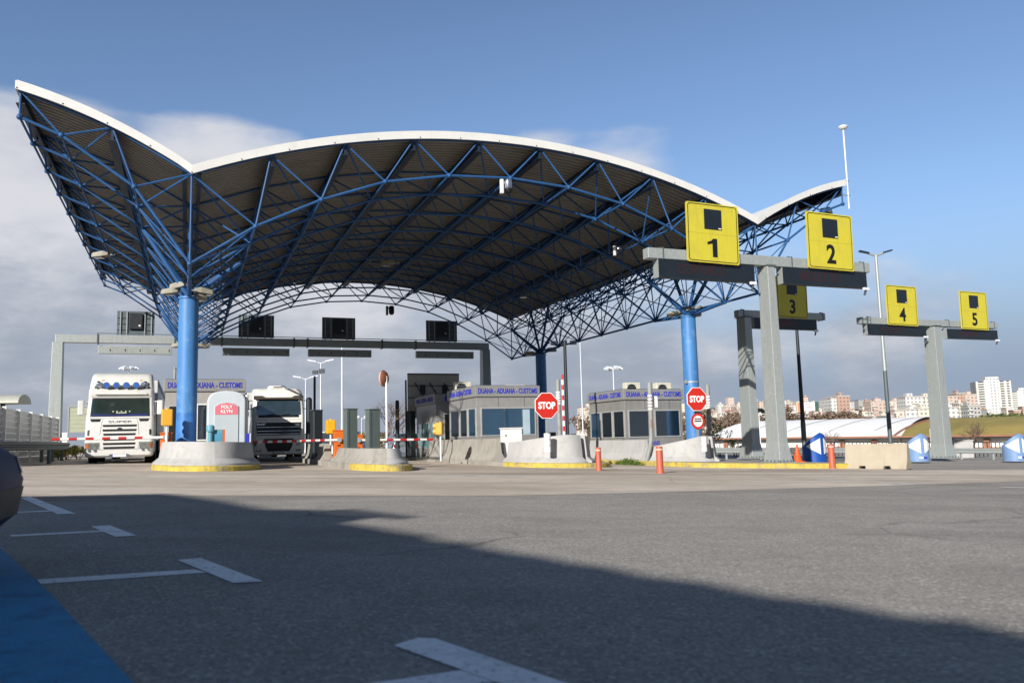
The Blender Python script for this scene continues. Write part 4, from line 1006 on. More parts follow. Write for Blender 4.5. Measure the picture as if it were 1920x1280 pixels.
def guardrail(pts, lab, hs=.52, group=None, post_every=2.0, m=GALVD):
    """pts: ground points"""
    org = Vector(pts[0]); t = thing('guardrail', lab, 'guardrail', org, 0, group)
    prof = [(0, 0), (.05, .03), (.05, .10), (0, .14), (0, .18), (.05, .21), (.05, .28), (0, .31), (-.012, .31), (.035, .275), (.035, .215), (-.015, .18), (-.015, .14), (.035, .095), (.035, .035), (-.012, 0)]
    rg = []; N = len(pts)
    for i, p in enumerate(pts):
        d = Vector(pts[min(N - 1, i + 1)]) - Vector(pts[max(0, i - 1)]); d.z = 0; d.normalize(); n = Vector((d.y, -d.x, 0))
        rg.append([tuple(Vector((p[0], p[1], G(p[0], p[1]) + hs + z)) + n*o_ - org) for o_, z in prof])
    MB().loft(rg).build('rail', m, t)
    for a_, b_ in zip(pts, pts[1:]):
        a_, b_ = Vector(a_), Vector(b_); Ln = (b_ - a_).length; k = max(1, int(Ln/post_every))
        for i in range(k):
            q = a_ + (b_ - a_)*(i + .5)/k; q.z = G(q.x, q.y); q -= org
            d = (b_ - a_).normalized(); n = Vector((d.y, -d.x, 0)); q2 = q - n*.08
            MB().box(q2.x - .05, q2.x + .05, q2.y - .05, q2.y + .05, q2.z - .1, q2.z + hs + .30).build('post', m, t)
    return t
gl_ = [gp(x, y) for x, y in ((-160, 880), (-40, 875.5), (65, 871), (123, 868.2))] + [UV(-5.6, 8), UV(-5.2, 14)]
guardrail(gl_, 'grey guardrail in front of the white fence at the left', group='guardrails')
A = at(1330, 850, 47); B_ = at(1650, 850, 48); C_ = at(2010, 850, 50)
guardrail([tuple(A), tuple(B_), tuple(C_)], 'long galvanised guardrail behind the pale blue beacons at the right', group='guardrails', m=GALV, hs=.36)
# white screen fence on the left
FP = [at(-70, 865, 27), at(0, 868, 30.5), at(105, 866, 43)]
WFP = mat('fence_white', '#dcdcd8', .45, 0, .05, 2, streak=.12); FPAN = mat('fence_panel', '#b4b6b9', .4, .15, .06, 1.5, streak=.15)
org = Vector((FP[0].x, FP[0].y, G(FP[0].x, FP[0].y)))
t = thing('screen_fence', 'tall white-posted metal screen fence behind the left guardrail', 'fence', org, 0)
for a_, b_ in zip(FP, FP[1:]):
    k = max(2, round((b_ - a_).length/2.6)); d = (b_ - a_).normalized()
    for i in range(k):
        p, q = a_ + (b_ - a_)*i/k, a_ + (b_ - a_)*(i + 1)/k; zp = G(p.x, p.y) - org.z; zq = G(q.x, q.y) - org.z; H = 2.12
        pm = MB(); nrm = Vector((d.y, -d.x, 0)); rows = 9
        for r_ in range(rows):
            z0, z1 = H*r_/rows, H*(r_ + 1)/rows - .012
            P4 = [(p - org) + nrm*0, (q - org) + nrm*0]
            pm.add([(P4[0].x, P4[0].y, zp + z0), (P4[1].x, P4[1].y, zq + z0), (P4[1].x + nrm.x*.03, P4[1].y + nrm.y*.03, zq + z1), (P4[0].x + nrm.x*.03, P4[0].y + nrm.y*.03, zp + z1)], [(0, 1, 2, 3)])
        pm.build('panel', FPAN, t)
        MB().boxm(Matrix.Translation((p.x - org.x + nrm.x*.06, p.y - org.y + nrm.y*.06, zp + H/2)) @ Matrix.Rotation(math.atan2(d.y, d.x), 4, 'Z'), .12, .14, H + .06).build('post', WFP, t)
p = FP[-1]; MB().boxm(Matrix.Translation((p.x - org.x, p.y - org.y, G(p.x, p.y) - org.z + 1.08)) @ Matrix.Rotation(math.atan2(d.y, d.x), 4, 'Z'), .14, .16, 2.2).build('post', WFP, t)
# shelter roof beyond the fence
P = at(8, 860, 46); P.z = G(P.x, P.y); zt = zat(P, 740) - P.z; z1 = zat(P, 757) - P.z
t = thing('curved_shelter', 'small barrel-roofed shelter rising behind the white fence', 'shelter', P, R(12))
arc = [(-.1 + 1.0*math.cos(R(a_)), z1 + (zt - z1)*math.sin(R(a_))) for a_ in range(0, 181, 15)]
MB().prism(arc, lambda y, z: (-4, y, z), lambda y, z: (.95, y, z)).build('roof', mat('shelter_grey', '#a9a9a0', .6, .1, .08, 2), t)
MB().box(-3.2, .1, -.7, .6, z1 - .75, z1 - .35).build('beam', DARKM, t)
for x in (-3, -.2): MB().box(x - .08, x + .08, -.1, .1, 0, z1).build('post', DARKM, t)
# ribbed pale green container body and post beside the left truck
P = at(150, 860, 52); P.z = G(P.x, P.y); zt = zat(P, 763) - P.z; z1 = zat(P, 810) - P.z
t = thing('slatted_board', 'pale green slatted board on posts left of the white truck', 'sign board', P, AL)
b = MB()
for k in range(6): q0 = z1 + (zt - z1)*k/6; q1 = z1 + (zt - z1)*(k + 1)/6 - .02; b.box(-.7, 1.6, 0, .08, q0, q1)
b.build('slats', mat('slat_green', '#a9ac93', .6, .05, .08, 2, streak=.15), t); MB().box(-.78, -.7, -.03, .1, 0, zt + .05).build('frame_post', GALV, t); MB().box(1.4, 1.48, .1, .2, 0, zt).build('post', GALV, t); MB().box(-.72, 1.62, -.06, .12, zt, zt + .12).build('top_trim', GALV, t)
P = at(119.5, 864, 46); P.z = G(P.x, P.y); zt = zat(P, 812) - P.z
t = thing('white_pillar', 'short white square pillar behind the guardrail at the left', 'pillar', P, AL)
MB().box(-.13, .13, 0, .26, 0, zt).build('body', WPAINT, t, bevel=.01); MB().box(-.15, .15, -.02, .28, zt, zt + .04).build('cap', WPAINT, t)
# handrail on the middle island
P = UV(14.9, 1.8); P.z += .1
t = thing('handrail', 'dark blue tubular handrail between the middle and right booths', 'handrail', P, AL)
for x in (0, .35): MB().path([(x, 0, 0), (x, 0, .95), (x, 1.6, .95), (x, 1.6, 0)], .025, 8).build('rail', BLUED, t)
P = UV(15.3, 3.4); t = thing('dark_cabinet', 'dark blue-grey cabinet behind the handrail', 'cabinet', P, AL); MB().box(-.25, .25, 0, .4, 0, 1.35).build('box', DARKM, t, bevel=.01); MB().box(-.2, .2, -.01, 0, .2, 1.2).build('door', GALVD, t)
# ------------------------------------------------------------------ vehicles
def ring(z, yf, yb, hw, r, rb=.12, n=5):
    o = []
    for i in range(n + 1): a_ = R(180 + 90*i/n); o.append((-(hw - r) + r*math.cos(a_), yf + r + r*math.sin(a_), z))
    for i in range(n + 1): a_ = R(270 + 90*i/n); o.append(((hw - r) + r*math.cos(a_), yf + r + r*math.sin(a_), z))
    for i in range(n + 1): a_ = R(90*i/n); o.append(((hw - rb) + rb*math.cos(a_), yb - rb + rb*math.sin(a_), z))
    for i in range(n + 1): a_ = R(90 + 90*i/n); o.append((-(hw - rb) + rb*math.cos(a_), yb - rb + rb*math.sin(a_), z))
    return o
class Front:
    """front skin of a cab given by rings (z, yf, halfwidth, corner radius)"""
    def __init__(s, rows): s.rows = rows
    def par(s, z):
        r = s.rows
        for a_, b_ in zip(r, r[1:]):
            if z <= b_[0]:
                k = max(0, (z - a_[0])/(b_[0] - a_[0])); return [a_[i] + (b_[i] - a_[i])*k for i in (1, 2, 3)]
        return list(r[-1][1:4])
    def y(s, x, z):
        yf, hw, r = s.par(z); ax = abs(x) - (hw - r)
        return yf if ax <= 0 else yf + r - math.sqrt(max(0, r*r - min(ax, r)**2))
    def patch(s, poly, off=.012, nx=10):
        """panel lying on the skin: poly = [(z, x0, x1), ...] rows from low to high"""
        b = MB(); rg = []
        for z, x0, x1 in poly: rg.append([(x0 + (x1 - x0)*i/nx, s.y(x0 + (x1 - x0)*i/nx, z) - off, z) for i in range(nx + 1)])
        bk = [[(x, y + off + .02, z) for x, y, z in r_] for r_ in rg]
        m = len(rg)
        b.loft(rg, closed=False, caps=False); b.loft(bk, closed=False, caps=False)
        b.loft([rg[0], bk[0]], closed=False, caps=False); b.loft([rg[-1], bk[-1]], closed=False, caps=False)
        b.loft([[r_[0] for r_ in rg], [r_[0] for r_ in bk]], closed=False, caps=False); b.loft([[r_[-1] for r_ in rg], [r_[-1] for r_ in bk]], closed=False, caps=False)
        return b
def wheel(t, x, y, r=.5, w=.30, rim=.29, name='wheel', side=1):
    M = Matrix.Translation((x, y, r)) @ Matrix.Rotation(R(90), 4, 'Y')
    o = lathe_M([(rim, -w/2), (r - .04, -w/2), (r, -w/2 + .04), (r, w/2 - .04), (r - .04, w/2), (rim, w/2)], 24, M).build(name, RUBBER, t, smooth=True)
    s = side; lathe_M([(.02, s*w*.2), (rim*.45, s*w*.35), (rim*.6, s*w*.1), (rim*.9, s*w*.15), (rim, s*w*.48), (rim, s*w*.2)], 20, M).build('rim', GALVD, o, smooth=True)
TARP = mat('trailer_white', '#c9c9c5', .5, 0, .06, .8, streak=.15); 
def trailer(t, y0, Ln, z1=3.55, hw=1.26, dark_top=True):
    MB().box(-hw, hw, y0, y0 + Ln, 1.12, z1).build('trailer_body', TARP, t, bevel=.03)
    if dark_top: MB().box(-hw - .012, hw + .012, y0 + .02, y0 + Ln - .02, z1 - .26, z1 + .01).build('top_rail', DARKM, t)
    MB().box(-hw - .008, hw + .008, y0 + .01, y0 + Ln, 1.08, 1.2).build('side_rail', GALVD, t)
    MB().box(-.5, .5, y0 + .2, y0 + Ln - .2, .78, 1.1).build('chassis', DARKM, t)
    MB().box(-hw, -hw + .03, y0 + 3.2, y0 + Ln - 4.2, .45, 1.0).box(hw - .03, hw, y0 + 3.2, y0 + Ln - 4.2, .45, 1.0).build('side_guard', GALVD, t)
    for y in (y0 + Ln - 3.4, y0 + Ln - 2.1):
        for x, s in ((-1.05, -1), (1.05, 1)): wheel(t, x, y, side=s)
def tractor_base(t, yax=1.35, yrear=4.7):
    MB().box(-.45, .45, .6, 6.2, .5, .95).build('chassis', DARKM, t); MB().box(-1.1, 1.1, .25, 1.0, .28, .6).build('underbody', BLACK, t)
    for x, s in ((-1.04, -1), (1.04, 1)):
        wheel(t, x, yax, side=s); wheel(t, x, yrear, side=s)
        MB().box(s*.75 - (.3 if s > 0 else .3), s*.75 + .3, 2.2, 3.9, .4, .95).build('fuel_tank', GALVD, t, bevel=.06)
def mirror(t, s, y, z0, z1, m, small=None, x=1.44):
    a_ = MB(); a_.tube((s*1.17, y + .12, z1 - .05), (s*x, y - .02, z1 - .05), .02, 6).tube((s*1.2, y + .12, z0 + .06), (s*x, y - .02, z0 + .06), .02, 6)
    a_ = a_.build('mirror_arm', BLACK if m is BLACK else m, t)
    MB().box(s*x - .11, s*x + .11, y - .08, y + .10, z0, z1).build('mirror', m, t, bevel=.045)
    MB().box(s*x - .085, s*x + .085, y + .101, y + .106, z0 + .05, z1 - .05).build('mirror_glass', CHROME, a_)
    if small: MB().box(s*x - .10, s*x + .10, y - .08, y + .10, small[0], small[1]).build('mirror', m, t, bevel=.04)
# --- left truck
P = UV(-2.46, 5.7)
t = thing('truck', 'white semi truck with four blue roof spotlights at the left barrier gate', 'truck', P, AL, 'trucks at the barrier gates')
S1 = [(.26, .10, 1.16, .16), (.33, .02, 1.23, .17), (.55, 0, 1.25, .17), (1.0, 0, 1.25, .17), (1.76, .06, 1.24, .17), (1.84, .08, 1.23, .16), (2.63, .34, 1.19, .15), (2.72, .28, 1.19, .15), (2.93, .28, 1.18, .15), (2.98, .40, 1.17, .15), (3.2, .54, 1.16, .17), (3.46, .74, 1.14, .19), (3.60, .90, 1.11, .22), (3.68, 1.25, 1.06, .28)]
F = Front(S1); cabm = MB(); cabm.loft([ring(z, yf, 2.25, hw, r) for z, yf, hw, r in S1]); cb = cabm.build('cab', CABW, t, smooth=True)
F.patch([(1.86, -1.19, 1.19), (2.2, -1.17, 1.17), (2.62, -1.15, 1.15)], .004, 20).build('windscreen_frame', BLACK, cb, smooth=True)
F.patch([(1.93, -1.06, 1.06), (2.2, -1.05, 1.05), (2.56, -1.02, 1.02)], .012).build('windscreen', WSCR, cb, smooth=True)
F.patch([(1.88, -1.0, 1.0), (1.96, -1.0, 1.0)], .016).build('dash_strip', mat('dash_blue', '#1c2a63', .4), cb)
for x in (-.38, .1): MB().bar((x - .4, F.y(0, 1.95) - .02, 1.9), (x + .25, F.y(0, 2.0) - .03, 1.97), .02, .02).build('wiper', BLACK, cb)
b = MB()
for x in (-.26, -.12, .04, .2, .34): b.ball((x, F.y(x, 2.08) - .013, 2.06), .035, 6)
b.box(-.16, .22, F.y(0, 2.0) - .022, F.y(0, 2.0) - .016, 1.99, 2.03); b.build('dash_ornament', mat('ornament_pale', '#a9b39a', .6, 0, .4, 20), cb)
for z, hx in ((1.50, .60), (1.32, .60), (1.155, .57), (.955, .56), (.785, .57), (.63, .55)):
    F.patch([(z - .045, -hx, hx), (z + .04, -hx - .02, hx + .02)], .006).build('grille_slot', BLACK, cb)
for s in (-1, 1):
    F.patch([(1.66, s*.72, s*1.02), (1.77, s*.68, s*1.08)], .006).build('vent', BLACK, cb)
    F.patch([(1.12, s*1.08, s*1.16), (1.34, s*1.07, s*1.15)], .006).build('vent', BLACK, cb)
    hl = F.patch([(.58, s*.74, s*1.21), (.84, s*.70, s*1.23)], .012).build('headlight', mat('headlight', '#8f948f', .15, .5, .4, 12, coat=.8), cb, smooth=True)
    F.patch([(.62, s*1.08, s*1.21), (.79, s*1.08, s*1.22)], .016).build('indicator', mat('indicator', '#a35a38', .3), hl)
    for x in (.86, 1.07):
        M = Matrix.Translation((s*x, F.y(s*x, .53) - .012, .53)) @ Matrix.Rotation(R(90), 4, 'X'); lathe_M([(.01, 0), (.045, 0), (.05, .02)], 14, M).build('fog_lamp', CHROME, cb)
    mirror(t, s, .35, 1.93, 2.52, CABW)
    sw = MB(); sw.box(s*1.232 - .004, s*1.232 + .004, .62, 1.45, 1.95, 2.5); sw.build('side_window', GLD, cb)
    MB().box(s*1.238 - .003, s*1.238 + .003, .5, 2.0, .7, 1.7).build('side_badge', CABW, cb)
    MB().box(s*1.2 - .04, s*1.2 + .04, .75, 2.0, .30, .62).build('step', GALVD, t)
    h = MB(); h.tube((s*.78, .30, 3.16), (s*.82, .72, 3.12), .085, 10, r2=.04).tube((s*.92, .34, 3.06), (s*.94, .72, 3.06), .06, 10, r2=.03); h.ball((s*.86, .5, 3.2), .11, 6); h.build('roof_horn', CHROME, cb, smooth=True)
F.patch([(1.42, -.05, .05), (1.34, -.12, .12)][::-1], .014).build('emblem', DARKM, cb)
MB().box(-1.0, 1.0, .10, .42, .265, .30).build('lower_grille', BLACK, cb)
for z in (1.795, .565): F.patch([(z - .006, -1.2, 1.2), (z + .006, -1.2, 1.2)], .004, 24).build('panel_gap', DARKM, cb)
for s in (-1, 1): F.patch([(.575, s*.69 - .006, s*.69 + .006), (1.2, s*.70 - .006, s*.70 + .006), (1.6, s*.66 - .006, s*.66 + .006), (1.79, s*.60 - .006, s*.60 + .006)], .004, 1).build('panel_gap', DARKM, cb)
F.patch([(3.0, -1.0, 1.0), (3.025, -1.0, 1.0)], .006).build('panel_gap', DARKM, cb)
for s in (-1, 1):
    F.patch([(3.33, s*.70 - .05, s*.70 + .05), (3.36, s*.70 - .05, s*.70 + .05)], .012).build('marker_lamp', MATS['indicator'], cb)
    MB().bar((s*1.246, .58, .7), (s*1.238, .58, 1.9), .012, .008).build('door_gap', DARKM, cb)
letter(cb, 'SUPER', 0, F.y(0, 1.66) - .016, 1.655, .12, mat('letter_silver', '#8b9096', .4, .3), .0, width=.86)
MB().tube((-.80, .24, 3.10), (.80, .24, 3.10), .022, 8).build('lamp_bar', CHROME, cb)
for x in (-.54, -.18, .18, .54):
    M = Matrix.Translation((x, .22, 3.12)) @ Matrix.Rotation(R(90), 4, 'X')
    sp = lathe_M([(.02, -.12), (.09, -.10), (.125, 0), (.125, .03)], 20, M).build('spotlight', CHROME, cb, smooth=True); lathe_M([(.01, .034), (.115, .031)], 20, M).build('lens', mat('lens_blue', '#3f63a8', .1, .1, .4, 10, coat=1), sp, smooth=True)
MB().box(-.95, .95, .20, .40, 2.74, 2.80).build('sun_visor', CABW, cb, bevel=.02)
MB().prism([(-.45, .26), (.45, .26), (.32, .38), (-.32, .38)], lambda x, z: (x, -.02, z), lambda x, z: (x, .06, z)).build('plate_holder', GALVD, t)
pp = MB().box(-.26, .26, -.032, -.022, .27, .37).build('number_plate', WPAINT, t); MB().box(-.26, -.22, -.036, -.033, .27, .37).build('blue_strip', TXTB, pp)
MB().box(-.3, 0.3, .3, .35, .12, .2).build('tow_bar', GALVD, t)
tractor_base(t); trailer(t, 3.3, 13)
MB().box(-1.1, 1.1, 2.25, 2.5, 1.0, 3.3).build('air_deflector', CABW, t, bevel=.05)
# --- right truck
P = UV(4.1, 10.0)
t = thing('truck', 'cream semi truck with a black grille in shade at the second barrier gate', 'truck', P, AL, 'trucks at the barrier gates')
S2 = [(.28, .10, 1.13, .16), (.34, .02, 1.2, .2), (.6, 0, 1.23, .22), (1.2, 0, 1.23, .22), (1.85, .03, 1.22, .2), (2.1, .06, 1.22, .2), (2.9, .22, 1.18, .2), (3.0, .24, 1.18, .2), (3.1, .30, 1.17, .22), (3.3, .52, 1.14, .24), (3.46, .80, 1.10, .26), (3.50, 1.1, 1.02, .28)]
F = Front(S2); cabm = MB(); cabm.loft([ring(z, yf, 2.25, hw, r) for z, yf, hw, r in S2]); cb = cabm.build('cab', CABC, t, smooth=True)
F.patch([(2.06, -1.17, 1.17), (2.5, -1.16, 1.16), (2.95, -1.12, 1.12)], .004).build('windscreen_frame', BLACK, cb, smooth=True)
F.patch([(2.18, -1.02, 1.02), (2.5, -1.02, 1.02), (2.85, -1.0, 1.0)], .012).build('windscreen', WSCR, cb, smooth=True)
MB().loft([[(-1.15, .10, 2.93), (1.15, .10, 2.93), (1.15, .10, 3.06), (.75, .10, 3.06), (.6, .10, 3.0), (-.6, .10, 3.0), (-.75, .10, 3.08), (-1.15, .10, 3.08)], [(-1.15, .30, 2.95), (1.15, .30, 2.95), (1.15, .30, 3.12), (.75, .30, 3.12), (.6, .30, 3.05), (-.6, .30, 3.05), (-.75, .30, 3.12), (-1.15, .30, 3.12)]]).build('sun_visor', mat('visor_smoke', '#4a4239', .25, 0, .1, 3), cb)
F.patch([(1.22, -1.0, 1.0), (1.5, -1.02, 1.02), (1.82, -1.04, 1.04)], .008).build('grille', BLACK, cb, smooth=True)
for z in (1.60, 1.42, 1.28): F.patch([(z - .012, -.98, .98), (z + .014, -.98, .98)], .014).build('grille_bar', CHROME, cb)
F.patch([(.46, -.50, .50), (.7, -.62, .62), (1.06, -.68, .68)], .008).build('lower_grille', BLACK, cb)
letter(cb, 'DAF', -.82, F.y(0, 1.73) - .016, 1.735, .115, CHROME, .006, width=.38); letter(cb, 'XF', .86, F.y(0, 1.7) - .016, 1.70, .105, CHROME, .004, width=.22)
for s in (-1, 1):
    F.patch([(.72, s*.80, s*1.12), (.88, s*.78, s*1.16)], .012).build('headlight', MATS['headlight'], cb, smooth=True)
    F.patch([(.46, s*.78, s*1.02), (.54, s*.78, s*1.04)], .010).build('fog_lamp', CHROME, cb, smooth=True)
    F.patch([(1.95, s*.5 - .5, s*.5 + .5), (1.96, s*.5 - .5, s*.5 + .5)], .012).build('panel_gap', BLACK, cb)
    mirror(t, s, .25, 2.42, 2.92, BLACK, (2.12, 2.36), 1.46)
    MB().box(s*1.226 - .004, s*1.226 + .004, .62, 1.45, 2.1, 2.75).build('side_window', GLD, cb); MB().box(s*1.2 - .04, s*1.2 + .04, .75, 2.0, .30, .62).build('step', GALVD, t)
for x in (-.6, .1): MB().bar((x - .35, F.y(0, 2.1) - .03, 2.13), (x + .4, F.y(0, 2.2) - .03, 2.22), .025, .02).build('wiper', BLACK, cb)
MB().box(-.42, .42, .75, 1.5, 3.46, 3.62).build('roof_unit', CABC, cb, bevel=.05); MB().box(-.2, .22, .74, .76, 3.52, 3.57).build('roof_slot', BLACK, cb)
pp = MB().box(-.27, .27, -.02, -.005, .33, .43).build('number_plate', mat('plate_grey', '#b5b7b4', .4), t); MB().box(-.27, -.23, -.024, -.021, .33, .43).build('blue_strip', TXTB, pp)
MB().box(-.9, -.35, .0, .02, .18, .28).build('lower_plate', GALV, t)
tractor_base(t); trailer(t, 3.3, 13, 3.45, dark_top=True)
MB().tube((1.05, 2.5, 1.0), (1.05, 2.5, 3.3), .09, 12).build('exhaust_stack', BLACK, t, smooth=True)
# --- cars
def car(lab, loc, az, body, Ln=4.2, hw=.88, van=False, plate=True, hl_m=None, group=None, name='car'):
    t = thing(name, lab, 'van' if van else 'car', loc, az, group)
    H = 1.95 if van else 1.46; sh = .98 if van else .80
    S = [(.18, .16, hw - .06, .45), (.30, .03, hw - .01, .46), (.50, 0, hw, .46), (.64, .05, hw, .46), (.73, .16, hw - .03, .48), (sh, .55, hw - .07, .5)]
    cars = Front(S); b = MB(); b.loft([ring(z, yf, Ln - (.05 if z < .6 else .1), w_, r, .25) for z, yf, w_, r in S]); bd = b.build('body', body, t, smooth=True)
    g = MB(); g.loft([ring(sh, .75 if van else 1.05, Ln - .12, hw - .08, .25, .2), ring((sh + H)/2, 1.1 if van else 1.55, Ln - .2, hw - .14, .25, .2), ring(H - .05, 1.4 if van else 2.0, Ln - .35, hw - .2, .25, .2), ring(H, 1.6 if van else 2.3, Ln - .6, hw - .3, .2, .2)])
    g.build('cabin', body, t, smooth=True)
    Fg = Front([(sh, .75 if van else 1.05, hw - .08, .25), ((sh + H)/2, 1.1 if van else 1.55, hw - .14, .25), (H - .05, 1.4 if van else 2.0, hw - .2, .25)])
    Fg.patch([(sh + .05, -hw + .2, hw - .2), ((sh + H)/2, -hw + .25, hw - .25), (H - .12, -hw + .32, hw - .32)], .012).build('windscreen', GLD, t, smooth=True)
    for s in (-1, 1):
        z0, z1 = sh + .05, H - .14; x0, x1 = s*(hw - .085), s*(hw - .185)
        y0 = 1.35 if van else 1.75
        w_ = MB().loft([[(x0, y0 - .1, z0), (x0 + s*.012, y0 - .1, z0), (x0 + s*.012, Ln - .7, z0), (x0, Ln - .7, z0)], [(x1, y0 + .35, z1), (x1 + s*.012, y0 + .35, z1), (x1 + s*.012, Ln - .85, z1), (x1, Ln - .85, z1)]]).build('side_window', GLD, t)
        cars.patch([(.54, s*.42, s*(hw - .17)), (.64, s*.46, s*(hw - .15))], .006).build('headlight', hl_m or MATS['headlight'], bd, smooth=True)
        MB().box(s*(hw - .3) - .14, s*(hw - .3) + .14, Ln - .1, Ln - .03, .62, .82).build('tail_light', REDP, bd)
        for y in (.82, Ln - .78): wheel(t, s*(hw - .11), y, .31, .2, .2, side=s)
        MB().box(s*(hw + .02) - .09, s*(hw + .02) + .09, 1.55 if not van else 1.2, 1.7 if not van else 1.35, sh + .02, sh + .16).build('mirror', body, t, bevel=.03)
    cars.patch([(.30, -.55, .55), (.46, -.6, .6)], .006).build('grille', BLACK, bd)
    if plate: MB().box(-.26, .26, -.02, -.008, .40, .50).build('number_plate', WPAINT, t)
    MB().box(-hw + .1, hw - .1, .3, Ln - .3, .14, .2).build('underbody', BLACK, t)
    return t
BLUECAR = mat('car_navy', '#192a4c', .5, 0, .06, 2, spec=.12); WCAR = mat('car_white', '#d8d9d8', .25, 0, .04, 2, coat=.6); SCAR = mat('car_silver', '#9aa4ad', .25, .5, .05, 2, coat=.5)
P = Vector((-2.78, 4.52, 0)); P.z = G(P.x, P.y)
car('dark blue car parked at the left edge, only its front corner showing', P, R(111), BLUECAR, plate=False, hl_m=mat('headlight_dim', '#3d434a', .3, .2, .3, 9))
def place(px, pb, Y): p = at(px, pb, Y); p.z = G(p.x, p.y); return p
car('white van with a black graphic behind the two grey steel posts', place(688, 848, 62), AL + R(40), WCAR, 4.6, .95, True, group='vehicles waiting beyond the booths', name='van')
car('silver car behind the traffic mirror pole', place(742, 852, 50), AL + R(175), SCAR, group='vehicles waiting beyond the booths')
car('white van far behind the orange gate cabinet', place(612, 846, 66), AL + R(10), WCAR, 4.8, .98, True, group='vehicles waiting beyond the booths', name='van')
car('white car beyond the handrail between the two right booths', place(1074, 858, 62), AL + R(80), WCAR, group='vehicles waiting beyond the booths')

# ------------------------------------------------------------------ lamp posts and masts
def lamp(px, pt, Y, lab, heads=2, r=.07, m=LAMPW, hm=LAMPW, hl=.75, px2=None, group='street lamps around the plaza', lower=None, dip=.12, spread=1.0):
    P = place(px, 845, Y); top = at(px, pt, Y)
    if px2: P = Vector((at(px2, 820, Y).x, Y, P.z)); top = Vector((P.x, Y, zat(P, pt)))
    h = top.z - P.z
    t = thing('street_lamp', lab, 'street lamp', P, 0, group)
    if lower:
        zc = zat(P, lower) - P.z; MB().tube((0, 0, zc), (0, 0, h), r*.85, 10, r*.6).build('pole', m, t, smooth=True); MB().tube((0, 0, 0), (0, 0, zc), r, 10, r*.85).build('lower_pole', GALVD, t, smooth=True)
    else: MB().tube((0, 0, 0), (0, 0, h), r, 10, r*.6).build('pole', m, t, smooth=True)
    for k in range(heads):
        s = (-1, 1)[k % 2] if heads == 2 else 0
        if heads == 2:
            a_ = MB().tube((0, 0, h - .05), (s*.5*spread, 0, h + dip), r*.5, 8).build('arm', m, t)
            MB().loft([[(s*.45*spread, -.12, h + dip - .03), (s*.45*spread, .12, h + dip - .03), (s*.45*spread, .12, h + dip + .06), (s*.45*spread, -.12, h + dip + .06)], [(s*(.5*spread + hl), -.16, h + dip*2.0), (s*(.5*spread + hl), .16, h + dip*2.0), (s*(.5*spread + hl), .12, h + dip*2.0 + .09), (s*(.5*spread + hl), -.12, h + dip*2.0 + .09)]]).build('lamp_head', hm, a_)
    return t, h
DSOL = mat('lamp_dark', '#1f2f45', .35, .2, .1, 3)
lamp(1640, 478, 52, 'tall slanting-looking street lamp with two dark flat heads at the right', px2=1669, r=.14, m=GALV, hm=DSOL, hl=.55, lower=695)
t, h = lamp(601, 680, 78, 'white street lamp with two heads and small spots left of the white mast')
b = MB(); b.boxm(Matrix.Translation((-.5, -.1, h - .9)), .5, .3, .35); b.boxm(Matrix.Translation((.12, -.1, h - .8)), .5, .3, .4); b.build('spot', DARKM, t)
lamp(572.5, 710, 82, 'white two-headed street lamp above the right truck')
t, h = lamp(1063.5, 645, 60, 'dark lamp post with clustered lamps beside the far right column', heads=0, m=DARKM, r=.07)
b = MB()
for s in (-1, 0, 1): b.boxm(Matrix.Translation((s*.7, 0, h + .1)), .5, .35, .3)
b.build('lamp_head', LAMPW, t)
def mast(px, pt, Y, lab, r=.09, n=6, w=1.0, m=LAMPW, head=True, hm=LAMPW, px2=None):
    P = place(px2 or px, 845, Y); top = Vector((P.x, P.y, zat(P, pt))); h = top.z - P.z
    t = thing('lighting_mast', lab, 'mast', P, 0, 'tall masts beyond the booths')
    MB().tube((0, 0, 0), (0, 0, h), r, 10, r*.55).build('pole', m, t, smooth=True)
    if head:
        for k in range(n):
            a_ = 2*math.pi*k/n + .3; d = Vector((math.cos(a_), math.sin(a_), 0)); p = d*w + Vector((0, 0, h))
            MB().boxm(Matrix.Translation(p) @ Matrix.Rotation(a_, 4, 'Z') @ Matrix.Rotation(R(30), 4, 'Y'), .55, .45, .22).tube((0, 0, h - .1), p, .04, 6).build('lamp_head', hm, t)
mast(237, 690, 110, 'high lighting mast with a ring of lamps behind the left white truck')
mast(641.5, 645, 66, 'plain white mast rising behind the grey steel posts', head=False, r=.10)
mast(1092, 640, 85, 'thin white mast left of the right booth', head=False, r=.07, px2=1094.5)
mast(1155.5, 690, 95, 'white lighting mast with four lamps behind the right booth', n=4, w=.9)
mast(678, 783, 80, 'short white pole with two cameras beyond the left grey post', n=2, w=.5, r=.05)
mast(1427, 770, 75, 'pole with two black spotlights between the two big sign posts', n=2, w=.35, r=.06, hm=BLACK)
P = place(1509, 845, 50); h = zat(P, 606) - P.z
t = thing('dark_lamp_post', 'dark tapering lamp post behind the yellow board 3', 'lamp post', P, 0); MB().tube((0, 0, 0), (0, 0, h), .15, 12, .09).build('pole', DARKM, t, smooth=True); MB().tube((0, 0, 0), (0, 0, 2.2), .152, 12, .148).build('sleeve', GALVD, t, smooth=True)
